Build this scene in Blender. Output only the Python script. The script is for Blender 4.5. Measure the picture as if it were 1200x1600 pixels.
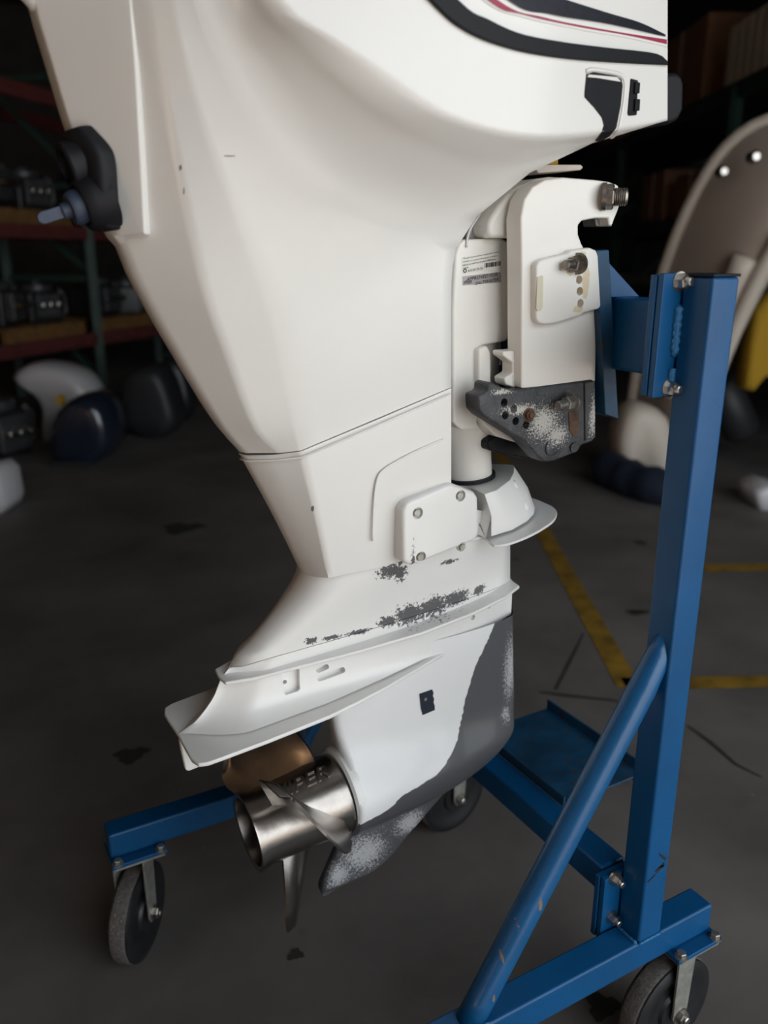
import bpy, bmesh, math, random
import numpy as np
from mathutils import Vector, Matrix, Euler
random.seed(7)
for o in list(bpy.data.objects): bpy.data.objects.remove(o)
scn = bpy.context.scene
COL = scn.collection

# ---------------------------------------------------------------- camera, light, exposure
HD, PT, FPX, CH = math.radians(60.5), math.radians(17.15), 1296.0, 1.41
RX, RY = math.sin(HD), -math.cos(HD)
DX, DY = math.cos(HD), math.sin(HD)
cam = bpy.data.cameras.new('camera'); camo = bpy.data.objects.new('camera', cam); COL.objects.link(camo)
camo.location = (0, 0, CH)
camo.rotation_euler = (math.pi/2 - PT, 0, HD - math.pi/2)
cam.sensor_fit = 'VERTICAL'; cam.sensor_height = 36.0; cam.sensor_width = 27.0
cam.lens = FPX/1600*36.0
cam.clip_start = 0.05; cam.clip_end = 100
cam.dof.use_dof = True; cam.dof.focus_distance = 1.30; cam.dof.aperture_fstop = 2.6
scn.camera = camo

w = bpy.data.worlds.new('sky'); scn.world = w; w.use_nodes = True
bg = w.node_tree.nodes['Background']
bg.inputs[0].default_value = (0.89, 0.955, 1.0, 1); bg.inputs[1].default_value = 1.9
sun = bpy.data.lights.new('sun_offscreen', 'SUN'); sun.energy = 20.0; sun.angle = .01; sun.color = (1.0, .91, .80)
suno = bpy.data.objects.new('sun_offscreen', sun); COL.objects.link(suno)
suno.rotation_euler = Vector((-.75, .30, -.60)).to_track_quat('-Z', 'Y').to_euler()
# daylight portal in the open roller door behind the camera
pl = bpy.data.lights.new('door_daylight_offscreen', 'AREA'); pl.shape = 'RECTANGLE'; pl.size = 5.6; pl.size_y = 4.4
plo = bpy.data.objects.new('door_daylight_offscreen', pl); COL.objects.link(plo)
plo.location = (2.4, -2.25, 2.25); plo.rotation_euler = (math.pi/2, 0, 0)
pl.cycles.is_portal = True
vs = scn.view_settings
vs.view_transform = 'Standard'; vs.look = 'None'; vs.gamma = 1.0; vs.use_curve_mapping = False
vs.exposure = 0.70

# ---------------------------------------------------------------- measuring helpers
def ray(px, py):
    u = px-600; v = py-800
    dn = v*math.cos(PT)+FPX*math.sin(PT); fw = FPX*math.cos(PT)-v*math.sin(PT)
    return (RX*u+DX*fw, RY*u+DY*fw, -dn)
def AY(px, py, Y):
    d = ray(px, py); t = Y/d[1]; return Vector((d[0]*t, Y, CH+d[2]*t))
def AZ(px, py, Z=0.0):
    d = ray(px, py); t = (Z-CH)/d[2]; return Vector((d[0]*t, d[1]*t, Z))
def AD(px, py, D):                     # point at horizontal distance D along the viewing heading
    d = ray(px, py); t = D/(d[0]*DX+d[1]*DY); return Vector((d[0]*t, d[1]*t, CH+d[2]*t))
def APL(px, py, x0, z0, th):           # point on a plane pitched by th
    d = ray(px, py); k = math.tan(math.radians(th)); t = (z0-k*x0-CH)/(d[2]-k*d[0])
    return Vector((d[0]*t, d[1]*t, CH+d[2]*t))
def lf(lat, fwd, z=0.0): return Vector((lat*RX+fwd*DX, lat*RY+fwd*DY, z))
Y0 = 1.14                              # centre plane of the motor
def at(px, py, yo): return AY(px, py, Y0+yo)
def mir(p): return Vector((p[0], 2*Y0-p[1], p[2]))
def spl(ctrl, n):
    P = [np.array(c, float) for c in ctrl]
    P = [2*P[0]-P[1]]+P+[2*P[-1]-P[-2]]
    dense = []
    for i in range(1, len(P)-2):
        for k in range(16):
            t = k/16; p0, p1, p2, p3 = P[i-1:i+3]
            dense.append(.5*((2*p1)+(-p0+p2)*t+(2*p0-5*p1+4*p2-p3)*t*t+(-p0+3*p1-3*p2+p3)*t**3))
    dense.append(P[-2]); dense = np.array(dense)
    s = np.concatenate([[0], np.cumsum(np.linalg.norm(np.diff(dense[:, :2], axis=0), axis=1))])
    u = np.linspace(0, s[-1], n)
    return [tuple(np.interp(q, s, dense[:, j]) for j in range(dense.shape[1])) for q in u]

# ---------------------------------------------------------------- materials
def mat(name, col, rough=.5, metal=0., coat=0., var=0., vscale=20., bump=0., bscale=60., spec=.5, spk=None, emis=None):
    m = bpy.data.materials.new(name); m.use_nodes = True
    nt = m.node_tree; b = nt.nodes['Principled BSDF']
    b.inputs['Base Color'].default_value = (*col, 1); b.inputs['Roughness'].default_value = rough
    b.inputs['Metallic'].default_value = metal; b.inputs['Coat Weight'].default_value = coat
    b.inputs['Coat Roughness'].default_value = .12
    b.inputs['Specular IOR Level'].default_value = spec
    geo = nt.nodes.new('ShaderNodeNewGeometry')
    def noise(sc, det=4, rg=.6):
        n = nt.nodes.new('ShaderNodeTexNoise'); n.inputs['Scale'].default_value = sc
        n.inputs['Detail'].default_value = det; n.inputs['Roughness'].default_value = rg
        nt.links.new(geo.outputs['Position'], n.inputs['Vector']); return n
    last = None
    if var:
        n = noise(vscale)
        mx = nt.nodes.new('ShaderNodeMix'); mx.data_type = 'RGBA'
        mr = nt.nodes.new('ShaderNodeMapRange'); mr.inputs[1].default_value = .3; mr.inputs[2].default_value = .7
        nt.links.new(n.outputs[0], mr.inputs[0]); nt.links.new(mr.outputs[0], mx.inputs[0])
        mx.inputs[6].default_value = (*[c*(1-var) for c in col], 1)
        mx.inputs[7].default_value = (*[min(1, c*(1+var)) for c in col], 1)
        nt.links.new(mx.outputs[2], b.inputs['Base Color']); last = mx.outputs[2]
    if spk:       # (colour, scale, threshold): small specks
        n = noise(spk[1], 2, .7); mr = nt.nodes.new('ShaderNodeMapRange')
        mr.inputs[1].default_value = spk[2]; mr.inputs[2].default_value = spk[2]+.04
        mx = nt.nodes.new('ShaderNodeMix'); mx.data_type = 'RGBA'
        nt.links.new(n.outputs[0], mr.inputs[0]); nt.links.new(mr.outputs[0], mx.inputs[0])
        if last: nt.links.new(last, mx.inputs[6])
        else: mx.inputs[6].default_value = (*col, 1)
        mx.inputs[7].default_value = (*spk[0], 1)
        nt.links.new(mx.outputs[2], b.inputs['Base Color']); last = mx.outputs[2]
    if bump:
        n = noise(bscale, 5); bp = nt.nodes.new('ShaderNodeBump'); bp.inputs['Strength'].default_value = bump
        bp.inputs['Distance'].default_value = .01
        nt.links.new(n.outputs[0], bp.inputs['Height']); nt.links.new(bp.outputs[0], b.inputs['Normal'])
    m['last'] = ''
    return m
def blob_mask(nt, blobs, nscale, amp):
    geo = nt.nodes.new('ShaderNodeNewGeometry'); prev = None
    for c, r in blobs:
        s = nt.nodes.new('ShaderNodeVectorMath'); s.operation = 'SUBTRACT'; nt.links.new(geo.outputs['Position'], s.inputs[0]); s.inputs[1].default_value = c
        d = nt.nodes.new('ShaderNodeVectorMath'); d.operation = 'DIVIDE'; nt.links.new(s.outputs[0], d.inputs[0]); d.inputs[1].default_value = r
        l = nt.nodes.new('ShaderNodeVectorMath'); l.operation = 'LENGTH'; nt.links.new(d.outputs[0], l.inputs[0])
        if prev is None: prev = l.outputs['Value']
        else:
            q = nt.nodes.new('ShaderNodeMath'); q.operation = 'MINIMUM'; nt.links.new(prev, q.inputs[0]); nt.links.new(l.outputs['Value'], q.inputs[1]); prev = q.outputs[0]
    n = nt.nodes.new('ShaderNodeTexNoise'); n.inputs['Scale'].default_value = nscale; n.inputs['Detail'].default_value = 6; n.inputs['Roughness'].default_value = .72
    nt.links.new(geo.outputs['Position'], n.inputs['Vector'])
    a = nt.nodes.new('ShaderNodeMath'); a.operation = 'MULTIPLY_ADD'; nt.links.new(n.outputs[0], a.inputs[0]); a.inputs[1].default_value = -amp; nt.links.new(prev, a.inputs[2])
    mr = nt.nodes.new('ShaderNodeMapRange'); mr.inputs[1].default_value = .5-.5*amp+.04; mr.inputs[2].default_value = .5-.5*amp-.04
    mr.inputs[3].default_value = 0; mr.inputs[4].default_value = 1
    nt.links.new(a.outputs[0], mr.inputs[0]); return mr.outputs[0]
def overlay(m, fac_fn, col, rough=.6):
    nt = m.node_tree; b = nt.nodes['Principled BSDF']
    fac = fac_fn(nt); inp = b.inputs['Base Color']
    mx = nt.nodes.new('ShaderNodeMix'); mx.data_type = 'RGBA'
    if inp.links: nt.links.new(inp.links[0].from_socket, mx.inputs[6])
    else: mx.inputs[6].default_value = inp.default_value
    mx.inputs[7].default_value = (*col, 1)
    nt.links.new(fac, mx.inputs[0]); nt.links.new(mx.outputs[2], inp)
    rm = nt.nodes.new('ShaderNodeMix'); ri = b.inputs['Roughness']
    if ri.links: nt.links.new(ri.links[0].from_socket, rm.inputs[2])
    else: rm.inputs[2].default_value = ri.default_value
    rm.inputs[3].default_value = rough
    nt.links.new(fac, rm.inputs[0]); nt.links.new(rm.outputs[0], ri)
    return m

WHITE = (.79, .775, .745)
M = {}
M['white'] = mat('white_gelcoat', WHITE, .32, coat=.35, var=.015, vscale=5)
M['white_leg'] = mat('white_gelcoat_chipped', (.80, .79, .77), .36, coat=.2, var=.015, vscale=8)
M['bracket_white'] = mat('white_bracket_paint', (.78, .75, .70), .4, coat=.2, var=.02, vscale=10)
M['bracket_stained'] = mat('white_bracket_paint_stained', (.78, .75, .70), .42, coat=.15, var=.02, vscale=10)
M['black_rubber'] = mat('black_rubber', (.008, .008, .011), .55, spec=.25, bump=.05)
M['black_plastic'] = mat('black_plastic', (.006, .006, .009), .5, spec=.25, bump=.08, bscale=300)
M['black_film'] = mat('scuffed_black_film', (.008, .009, .017), .45, spec=.3, var=.5, vscale=120)
M['red_film'] = mat('dark_red_film', (.33, .02, .06), .45)
M['white_film'] = mat('white_film', (.8, .79, .77), .4)
M['corroded'] = mat('corroded_aluminium', (.075, .077, .083), .5, metal=.4, var=.35, vscale=40, bump=.3, bscale=220)
M['rust'] = mat('rust_stain', (.11, .06, .035), .8, var=.5, vscale=60, bump=.3, bscale=200)
M['steel'] = mat('polished_stainless', (.34, .31, .285), .27, metal=1., var=.25, vscale=14, bump=.03, bscale=60)
M['chrome'] = mat('zinc_bolt_steel', (.52, .49, .45), .3, metal=1., var=.15, vscale=60)
M['dull_steel'] = mat('dull_steel', (.33, .32, .30), .5, metal=.9, var=.2, vscale=50)
M['blue'] = mat('blue_enamel', (.0012, .070, .200), .42, coat=.08, spec=.35, var=.10, vscale=9, bump=.06, bscale=35, spk=((.02, .02, .025), 130, .735))
M['blue_worn'] = mat('worn_blue_enamel', (.005, .05, .11), .55, var=.4, vscale=16, bump=.1, bscale=50, spk=((.05, .035, .03), 60, .62))
M['blue_brace'] = mat('scuffed_blue_enamel', (.003, .085, .23), .36, coat=.2, var=.15, vscale=9, bump=.08, bscale=40)
scuf = [(AY(px, py, .764), r) for px, py, r in [(833, 1400, (.010, .03, .02)), (845, 1415, (.006, .03, .02)), (815, 1440, (.008, .03, .03)), (772, 1560, (.004, .03, .014)), (965, 1145, (.007, .03, .007)), (790, 1500, (.004, .03, .02))]]
overlay(M['blue_brace'], lambda nt: blob_mask(nt, scuf, 120, 1.8), (.20, .13, .09), .7)
M['weld'] = mat('painted_weld', (.012, .15, .36), .35, bump=.6, bscale=180, coat=.3)
M['tread'] = mat('worn_rubber_tread', (.11, .10, .095), .9, var=.3, vscale=120, spk=((.45, .42, .40), 260, .66), bump=.4, bscale=250)
M['wheel'] = mat('black_wheel', (.012, .012, .014), .42, var=.3, vscale=40)
M['galv'] = mat('galvanised_steel', (.42, .42, .38), .45, metal=.7, var=.25, vscale=50)
M['plug'] = mat('slate_blue_plastic', (.03, .042, .075), .55)
M['label_paper'] = mat('label_white', (.74, .72, .67), .5)
M['silver_film'] = mat('silver_sticker', (.36, .34, .34), .4, metal=.3)
M['ink'] = mat('black_ink', (.015, .013, .015), .6)
M['stainpad'] = mat('yellowed_inset', (.62, .57, .44), .5)
M['concrete'] = mat('stained_concrete', (.128, .116, .109), .62, var=.35, vscale=1.6, bump=.12, bscale=25, spk=((.012, .011, .010), 2.3, .69))
M['yellow_line'] = mat('faded_yellow_paint', (.22, .125, .010), .7, var=.45, vscale=9)
M['crack'] = mat('floor_crack_fill', (.03, .027, .025), .8)
M['apron'] = mat('bounce_apron', (.16, .155, .15), .9, var=.1, vscale=2)  # tone set for the light it bounces in through the door
M['bounce_wall'] = mat('tan_bounce_wall', (.54, .35, .21), .85, var=.12, vscale=3)  # tan chosen for the warm light it reflects onto the motor's back
M['wall'] = mat('dark_block_wall', (.05, .042, .037), .85, var=.2, vscale=3)
M['ceil'] = mat('dark_ceiling', (.06, .052, .046), .9)
M['rack_green'] = mat('rack_green', (.022, .055, .042), .6, var=.2, vscale=8)
M['rack_red'] = mat('rack_red', (.13, .03, .028), .6, var=.25, vscale=8)
M['pallet'] = mat('pallet_wood', (.20, .10, .03), .8, var=.3, vscale=12)
M['engine_dark'] = mat('engine_black', (.02, .02, .022), .35, var=.3, vscale=9)
M['engine_grey'] = mat('engine_grey', (.08, .08, .085), .4, metal=.4, var=.3, vscale=9)
M['bg_white'] = mat('pearl_white', (.62, .60, .62), .35, coat=.3)
M['bg_navy'] = mat('navy_gloss', (.014, .02, .035), .18, coat=.6)
M['bg_black'] = mat('matte_black', (.022, .022, .025), .5)
M['hull'] = mat('beige_gelcoat', (.60, .50, .43), .4, coat=.2, var=.06, vscale=3)
M['hull_light'] = mat('pale_beige_gelcoat', (.62, .54, .46), .45)
M['card'] = mat('cardboard', (.26, .13, .07), .85, var=.15, vscale=6)
M['tarp'] = mat('navy_tarp', (.012, .02, .04), .7, bump=.6, bscale=14)
M['yellow_cloth'] = mat('yellow_fabric', (.42, .24, .012), .85, bump=.4, bscale=20)
M['stud'] = mat('threaded_stud', (.30, .27, .24), .38, metal=1., var=.3, vscale=120)
def dust(nt):
    geo = nt.nodes.new('ShaderNodeNewGeometry'); n = nt.nodes.new('ShaderNodeTexVoronoi'); n.inputs['Scale'].default_value = 16
    nt.links.new(geo.outputs['Position'], n.inputs['Vector'])
    n2 = nt.nodes.new('ShaderNodeTexNoise'); n2.inputs['Scale'].default_value = 7; nt.links.new(geo.outputs['Position'], n2.inputs['Vector'])
    a = nt.nodes.new('ShaderNodeMath'); a.operation = 'MULTIPLY_ADD'; nt.links.new(n2.outputs[0], a.inputs[0]); a.inputs[1].default_value = .35; nt.links.new(n.outputs['Distance'], a.inputs[2])
    mr = nt.nodes.new('ShaderNodeMapRange'); mr.inputs[1].default_value = .185; mr.inputs[2].default_value = .165; nt.links.new(a.outputs[0], mr.inputs[0]); return mr.outputs[0]
overlay(M['concrete'], dust, (.26, .25, .24), .8)
# chips and stains with their own shapes
chips = [(at(px, py, yo), tuple(2.0*q for q in r)) for px, py, yo, r in [
    (488, 1003, -.045, (.010, .03, .006)), (520, 997, -.045, (.014, .03, .004)), (560, 988, -.048, (.02, .03, .004)), (606, 970, -.05, (.016, .03, .010)),
    (640, 958, -.05, (.030, .03, .017)), (675, 947, -.05, (.032, .03, .018)), (712, 935, -.05, (.028, .03, .014)), (748, 922, -.045, (.012, .03, .010)),
    (612, 893, -.075, (.022, .03, .012)), (627, 868, -.08, (.004, .05, .026)), (625, 895, -.07, (.010, .03, .014)), (700, 878, -.07, (.016, .03, .004))]]
overlay(M['white_leg'], lambda nt: blob_mask(nt, chips, 170, 2.2), (.10, .10, .105), .6)
lowchips = [(at(px, py, yo), tuple(2.0*q for q in r)) for px, py, yo, r in [(733, 738, -.06, (.03, .05, .006)), (489, 795, -.07, (.0015, .03, .004)), (361, 243, -.14, (.006, .04, .0007)), (283, 262, -.11, (.0012, .04, .003)), (290, 298, -.11, (.0007, .04, .004))]]
overlay(M['white'], lambda nt: blob_mask(nt, lowchips, 170, 1.5), (.16, .16, .17), .6)
rst = [(AY(px, py, 1.0), r) for px, py, r in [(905, 440, (.016, .06, .055)), (880, 425, (.014, .06, .010)), (893, 482, (.022, .06, .012)), (900, 398, (.014, .06, .012))]]
overlay(M['bracket_stained'], lambda nt: blob_mask(nt, rst, 60, .7), (.66, .55, .38), .6)

salt = [(AY(px, py, .994), r) for px, py, r in [(850, 660, (.045, .05, .040)), (870, 680, (.035, .05, .025)), (785, 612, (.030, .05, .006)), (925, 650, (.012, .05, .05)), (812, 640, (.05, .05, .012))]]
overlay(M['corroded'], lambda nt: blob_mask(nt, salt, 340, 4.2), (.60, .58, .54), .8)

# ---------------------------------------------------------------- object helpers
WO = {}
def tag(o, label=None, cat=None, group=None, kind=None):
    if label: o['label'] = label
    if cat: o['category'] = cat
    if group: o['group'] = group
    if kind: o['kind'] = kind
    return o
def thing(name, loc, label, cat, group=None):
    o = bpy.data.objects.new(name, None); COL.objects.link(o); o.location = loc; o.empty_display_size = .05
    WO[o] = Vector(loc); return tag(o, label, cat, group)
def obj(name, V, Fc, m, parent=None, bevel=0, seg=2, sub=0, smooth=False, attr=None, auto=None):
    me = bpy.data.meshes.new(name)
    V = [Vector(v) for v in V]
    lo = Vector([min(v[i] for v in V) for i in range(3)]); hi = Vector([max(v[i] for v in V) for i in range(3)])
    c = (lo+hi)/2
    if parent is None: c = Vector((c.x, c.y, lo.z))
    me.from_pydata([v-c for v in V], [], Fc)
    bm = bmesh.new(); bm.from_mesh(me)
    if attr is None: bmesh.ops.remove_doubles(bm, verts=bm.verts, dist=1e-5)
    bmesh.ops.recalc_face_normals(bm, faces=bm.faces)
    bm.to_mesh(me); bm.free()
    o = bpy.data.objects.new(name, me); COL.objects.link(o)
    if m: me.materials.append(m if not isinstance(m, str) else M[m])
    WO[o] = c
    if parent: o.parent = parent; o.location = c-WO[parent]
    else: o.location = c
    if attr is not None:
        a = me.attributes.new('paint', 'FLOAT', 'POINT'); a.data.foreach_set('value', attr)
    if smooth:
        me.polygons.foreach_set('use_smooth', [True]*len(me.polygons))
    if bevel:
        b = o.modifiers.new('bevel', 'BEVEL'); b.width = bevel; b.segments = seg; b.limit_method = 'ANGLE'; b.angle_limit = math.radians(35)
        b.harden_normals = False
        me.polygons.foreach_set('use_smooth', [True]*len(me.polygons))
        o.modifiers.new('wn', 'WEIGHTED_NORMAL').keep_sharp = True
    if sub:
        s = o.modifiers.new('sub', 'SUBSURF'); s.levels = sub; s.render_levels = sub
    if auto:
        me.polygons.foreach_set('use_smooth', [True]*len(me.polygons))
        me.set_sharp_from_angle(angle=math.radians(auto))
    return o
class G:                                # geometry collector
    def __init__(s): s.v = []; s.f = []
    def add(s, V, Fc):
        k = len(s.v); s.v += [Vector(q) for q in V]; s.f += [tuple(i+k for i in f) for f in Fc]; return s
    def box(s, a, b):
        (x0, y0, z0), (x1, y1, z1) = a, b
        return s.add([(x0, y0, z0), (x1, y0, z0), (x1, y1, z0), (x0, y1, z0), (x0, y0, z1), (x1, y0, z1), (x1, y1, z1), (x0, y1, z1)],
                     [(0, 3, 2, 1), (4, 5, 6, 7), (0, 1, 5, 4), (1, 2, 6, 5), (2, 3, 7, 6), (3, 0, 4, 7)])
    def obox(s, c, ax, ay, az):          # oriented box, half axis vectors
        c = Vector(c); ax, ay, az = Vector(ax), Vector(ay), Vector(az)
        V = [c+sx*ax+sy*ay+sz*az for sz in (-1, 1) for sx, sy in ((-1, -1), (1, -1), (1, 1), (-1, 1))]
        return s.add(V, [(0, 3, 2, 1), (4, 5, 6, 7), (0, 1, 5, 4), (1, 2, 6, 5), (2, 3, 7, 6), (3, 0, 4, 7)])
    def prism(s, poly, d):
        n = len(poly); d = Vector(d)
        V = [Vector(p) for p in poly]+[Vector(p)+d for p in poly]
        return s.add(V, [tuple(range(n))[::-1], tuple(range(n, 2*n))]+[(i, (i+1) % n, n+(i+1) % n, n+i) for i in range(n)])
    def lathe(s, p, ax, prof, n=24, cap=True, ph=0):     # prof: (distance along axis, radius)
        p = Vector(p); ax = Vector(ax).normalized(); e1 = ax.orthogonal().normalized(); e2 = ax.cross(e1)
        V = []; Fc = []
        for d, r in prof:
            for i in range(n):
                a = 2*math.pi*i/n+ph; V.append(p+ax*d+(e1*math.cos(a)+e2*math.sin(a))*r)
        for k in range(len(prof)-1):
            for i in range(n): Fc.append((k*n+i, k*n+(i+1) % n, (k+1)*n+(i+1) % n, (k+1)*n+i))
        if cap:
            Fc.append(tuple(range(n))[::-1]); Fc.append(tuple((len(prof)-1)*n+i for i in range(n)))
        return s.add(V, Fc)
    def tube(s, pts, r, n=10):
        pts = [Vector(p) for p in pts]; V = []; Fc = []; up = None
        for k, p in enumerate(pts):
            t = (pts[min(k+1, len(pts)-1)]-pts[max(k-1, 0)]).normalized()
            if up is None: up = t.orthogonal().normalized()
            up = (up-t*up.dot(t)).normalized(); e2 = t.cross(up)
            rr = r[k] if isinstance(r, (list, tuple)) else r
            for i in range(n):
                a = 2*math.pi*i/n; V.append(p+(up*math.cos(a)+e2*math.sin(a))*rr)
        for k in range(len(pts)-1):
            for i in range(n): Fc.append((k*n+i, k*n+(i+1) % n, (k+1)*n+(i+1) % n, (k+1)*n+i))
        Fc.append(tuple(range(n))[::-1]); Fc.append(tuple((len(pts)-1)*n+i for i in range(n)))
        return s.add(V, Fc)
    def grid(s, rows, flip=False):
        n = len(rows[0]); V = [p for r in rows for p in r]
        return s.add(V, [(k*n+i, k*n+i+1, (k+1)*n+i+1, (k+1)*n+i) for k in range(len(rows)-1) for i in range(n-1)])
    def mirror(s):
        k = len(s.v); s.v += [mir(p) for p in s.v]; s.f += [tuple(i+k for i in f)[::-1] for f in s.f]; return s
    def obj(s, name, m, parent=None, **kw): return obj(name, s.v, s.f, m, parent, **kw)
def cut(o, cutters, ang=35):             # real holes: subtract closed shapes from a closed part
    for m_ in [q for q in o.modifiers if q.type == 'WEIGHTED_NORMAL']: o.modifiers.remove(m_)
    tmp = []
    for g in cutters:
        c = obj('cutter', g.v, g.f, None); tmp.append(c)
        b = o.modifiers.new('hole', 'BOOLEAN'); b.operation = 'DIFFERENCE'; b.solver = 'EXACT'; b.object = c
    bpy.context.view_layer.update()
    me = bpy.data.meshes.new_from_object(o.evaluated_get(bpy.context.evaluated_depsgraph_get()))
    o.modifiers.clear(); old = o.data; o.data = me; me.name = old.name
    for c in tmp: WO.pop(c); bpy.data.objects.remove(c)
    me.polygons.foreach_set('use_smooth', [True]*len(me.polygons)); me.set_sharp_from_angle(angle=math.radians(ang))
    return o
def drill(p, r, d, ax=(0, 1, 0), n=20): return G().lathe(p, ax, [(-.02, r), (d, r)], n)
def polyY(poly, y, depth): return G().prism([AY(px, py, y) for px, py in poly], (0, depth, 0))
def bolt(name, p, ax, r, ln, parent, m='chrome', nut=.55, stud=True):
    p = Vector(p); ax = Vector(ax).normalized(); g = G()
    g.lathe(p-ax*.002, ax, [(0, r*1.28), (.0035, r*1.28)], 20)
    g.lathe(p+ax*.001, ax, [(0, r), (ln*nut, r), (ln*nut+r*.18, r*.86)], 6)
    if stud: g.lathe(p+ax*.001, ax, [(0, r*.6), (ln-r*.1, r*.6), (ln, r*.48)], 16)
    return g.obj(name, m, parent, auto=30)
def text_geo(body, size, extrude=0.0, shear=0.0, fine=0):
    c = bpy.data.curves.new('t', 'FONT'); c.body = body; c.size = size; c.extrude = extrude; c.shear = shear
    c.align_x = 'CENTER'; c.align_y = 'CENTER'; c.resolution_u = 3
    t = bpy.data.objects.new('t', c); COL.objects.link(t)
    me = bpy.data.meshes.new_from_object(t.evaluated_get(bpy.context.evaluated_depsgraph_get()))
    V = [v.co.copy() for v in me.vertices]; Fc = [tuple(p.vertices) for p in me.polygons]
    bm = bmesh.new(); bm.from_mesh(me); bmesh.ops.triangulate(bm, faces=bm.faces)
    if fine: bmesh.ops.subdivide_edges(bm, edges=bm.edges, cuts=fine, use_grid_fill=True)
    bm.verts.index_update(); V = [v.co.copy() for v in bm.verts]; Fc = [tuple(v.index for v in f.verts) for f in bm.faces]; bm.free()
    bpy.data.objects.remove(t); bpy.data.curves.remove(c); bpy.data.meshes.remove(me)
    return V, Fc
def decal_strip(px0, px1, lo, hi, yof, off, n=40, th=.0):
    rows = [[], []]
    for k in range(n+1):
        px = px0+(px1-px0)*k/n
        for r, c in ((0, lo), (1, hi)):
            cs_ = spl(c, 120); py = np.interp(px, [q[0] for q in cs_], [q[1] for q in cs_])
            rows[r].append(at(px, py, yof(px)-off))
    g = G().grid(rows)
    if th:
        back = [[p+Vector((0, th, 0)) for p in r] for r in rows]
        g.grid(back); g.grid([rows[0], back[0]]); g.grid([rows[1], back[1]])
    return g

from mathutils.bvhtree import BVHTree
def bvh(g): return BVHTree.FromPolygons([tuple(p) for p in g.v], g.f)
def hit(t, px, py, off=0.0):
    d = Vector(ray(px, py)).normalized(); h = t.ray_cast(Vector((0, 0, CH)), d)
    if h[0] is None:
        h = t.find_nearest(AY(px, py, Y0-.1)); 
    n = h[1] if h[1].dot(d) < 0 else -h[1]
    return h[0]+n*off
def patch(t, poly, off, th):            # thin piece lying on a surface
    n = len(poly); c = (sum(p[0] for p in poly)/n, sum(p[1] for p in poly)/n)
    a = [hit(t, px, py, off) for px, py in poly]; b = [hit(t, px, py, off-th) for px, py in poly]
    return G().add(a+b, [tuple(range(n)), tuple(range(n, 2*n))]+[(i, (i+1) % n, n+(i+1) % n, n+i) for i in range(n)])
def dense(poly, k=4): return [(a[0]+(b[0]-a[0])*i/k, a[1]+(b[1]-a[1])*i/k) for a, b in zip(poly, poly[1:]+poly[:1]) for i in range(k)]
# ---------------------------------------------------------------- setting
S = lambda o: tag(o, kind='structure')
S(G().box((-4, -2.4, -.1), (13, 15, 0)).obj('floor', 'concrete'))
S(G().box((-25, -40, -.14), (30, -2.4, -.04)).obj('ground_bounce_apron', 'apron'))  # unseen ground outside, added to bounce light up into the shop
S(G().box((-4, 15, 0), (13, 15.2, 5)).obj('wall_back', 'wall'))
S(G().box((-4.0, -2.2, 0), (-3.8, 15.2, 5)).obj('wall_left_bounce', 'bounce_wall'))  # unseen wall, added here as a warm reflector for the sun
S(G().box((13, -2.2, 0), (13.2, 15.2, 5)).obj('wall_right', 'wall'))
S(G().box((-4, -2.4, 5), (13.2, 15.2, 5.2)).obj('ceiling', 'ceil'))
g = G(); g.box((-4.0, -2.4, 0), (-.4, -2.2, 5)); g.box((5.2, -2.4, 0), (13.2, -2.2, 5)); g.box((-.4, -2.4, 4.45), (5.2, -2.2, 5))
S(g.obj('wall_front', 'wall'))
def floor_strip(name, pts, wd, m, z=.002):
    g = G(); P = [Vector((p.x, p.y, z)) for p in pts]
    rows = [[], []]
    for k, p in enumerate(P):
        t = (P[min(k+1, len(P)-1)]-P[max(k-1, 0)]).normalized(); nrm = Vector((-t.y, t.x, 0)); wk = wd[k] if isinstance(wd, list) else wd
        rows[0].append(p-nrm*wk/2); rows[1].append(p+nrm*wk/2)
    g.grid(rows); return g.obj(name, m)
for k, (a, b) in enumerate([((770, 690), (984, 1075)), ((975, 1069), (1400, 1062)), ((1100, 888), (1400, 884))]):
    S(floor_strip('trim_%d' % (k+1), [AZ(*a), AZ(*b)], .085 if k < 2 else .10, 'yellow_line'))
S(floor_strip('trim_4', [AZ(843, 1082), AZ(880, 1087), AZ(960, 1095), AZ(985, 1105)], [.012, .02, .012, .006], 'crack'))
S(floor_strip('trim_5', [AZ(868, 1078), AZ(890, 1035), AZ(912, 990)], [.01, .012, .006], 'crack'))
S(floor_strip('trim_6', [AZ(1075, 1135), AZ(1110, 1160), AZ(1150, 1195), AZ(1190, 1215)], [.006, .014, .01, .006], 'crack', .0025))
def spot(px, py, r, k):
    c = AZ(px, py); P = []
    for i in range(22):
        a = 2*math.pi*i/22; rr = r*(1+.22*math.sin(3*a+k)+.12*math.sin(7*a+2*k)); P.append((c.x+rr*math.cos(a)*1.2, c.y+rr*math.sin(a), .0015))
    S(obj('floor_stain_%d' % k, P, [tuple(range(22))], 'crack'))
spot(205, 1180, .04, 1); spot(285, 825, .09, 2); spot(942, 1573, .028, 3); spot(462, 1492, .014, 4)

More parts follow.
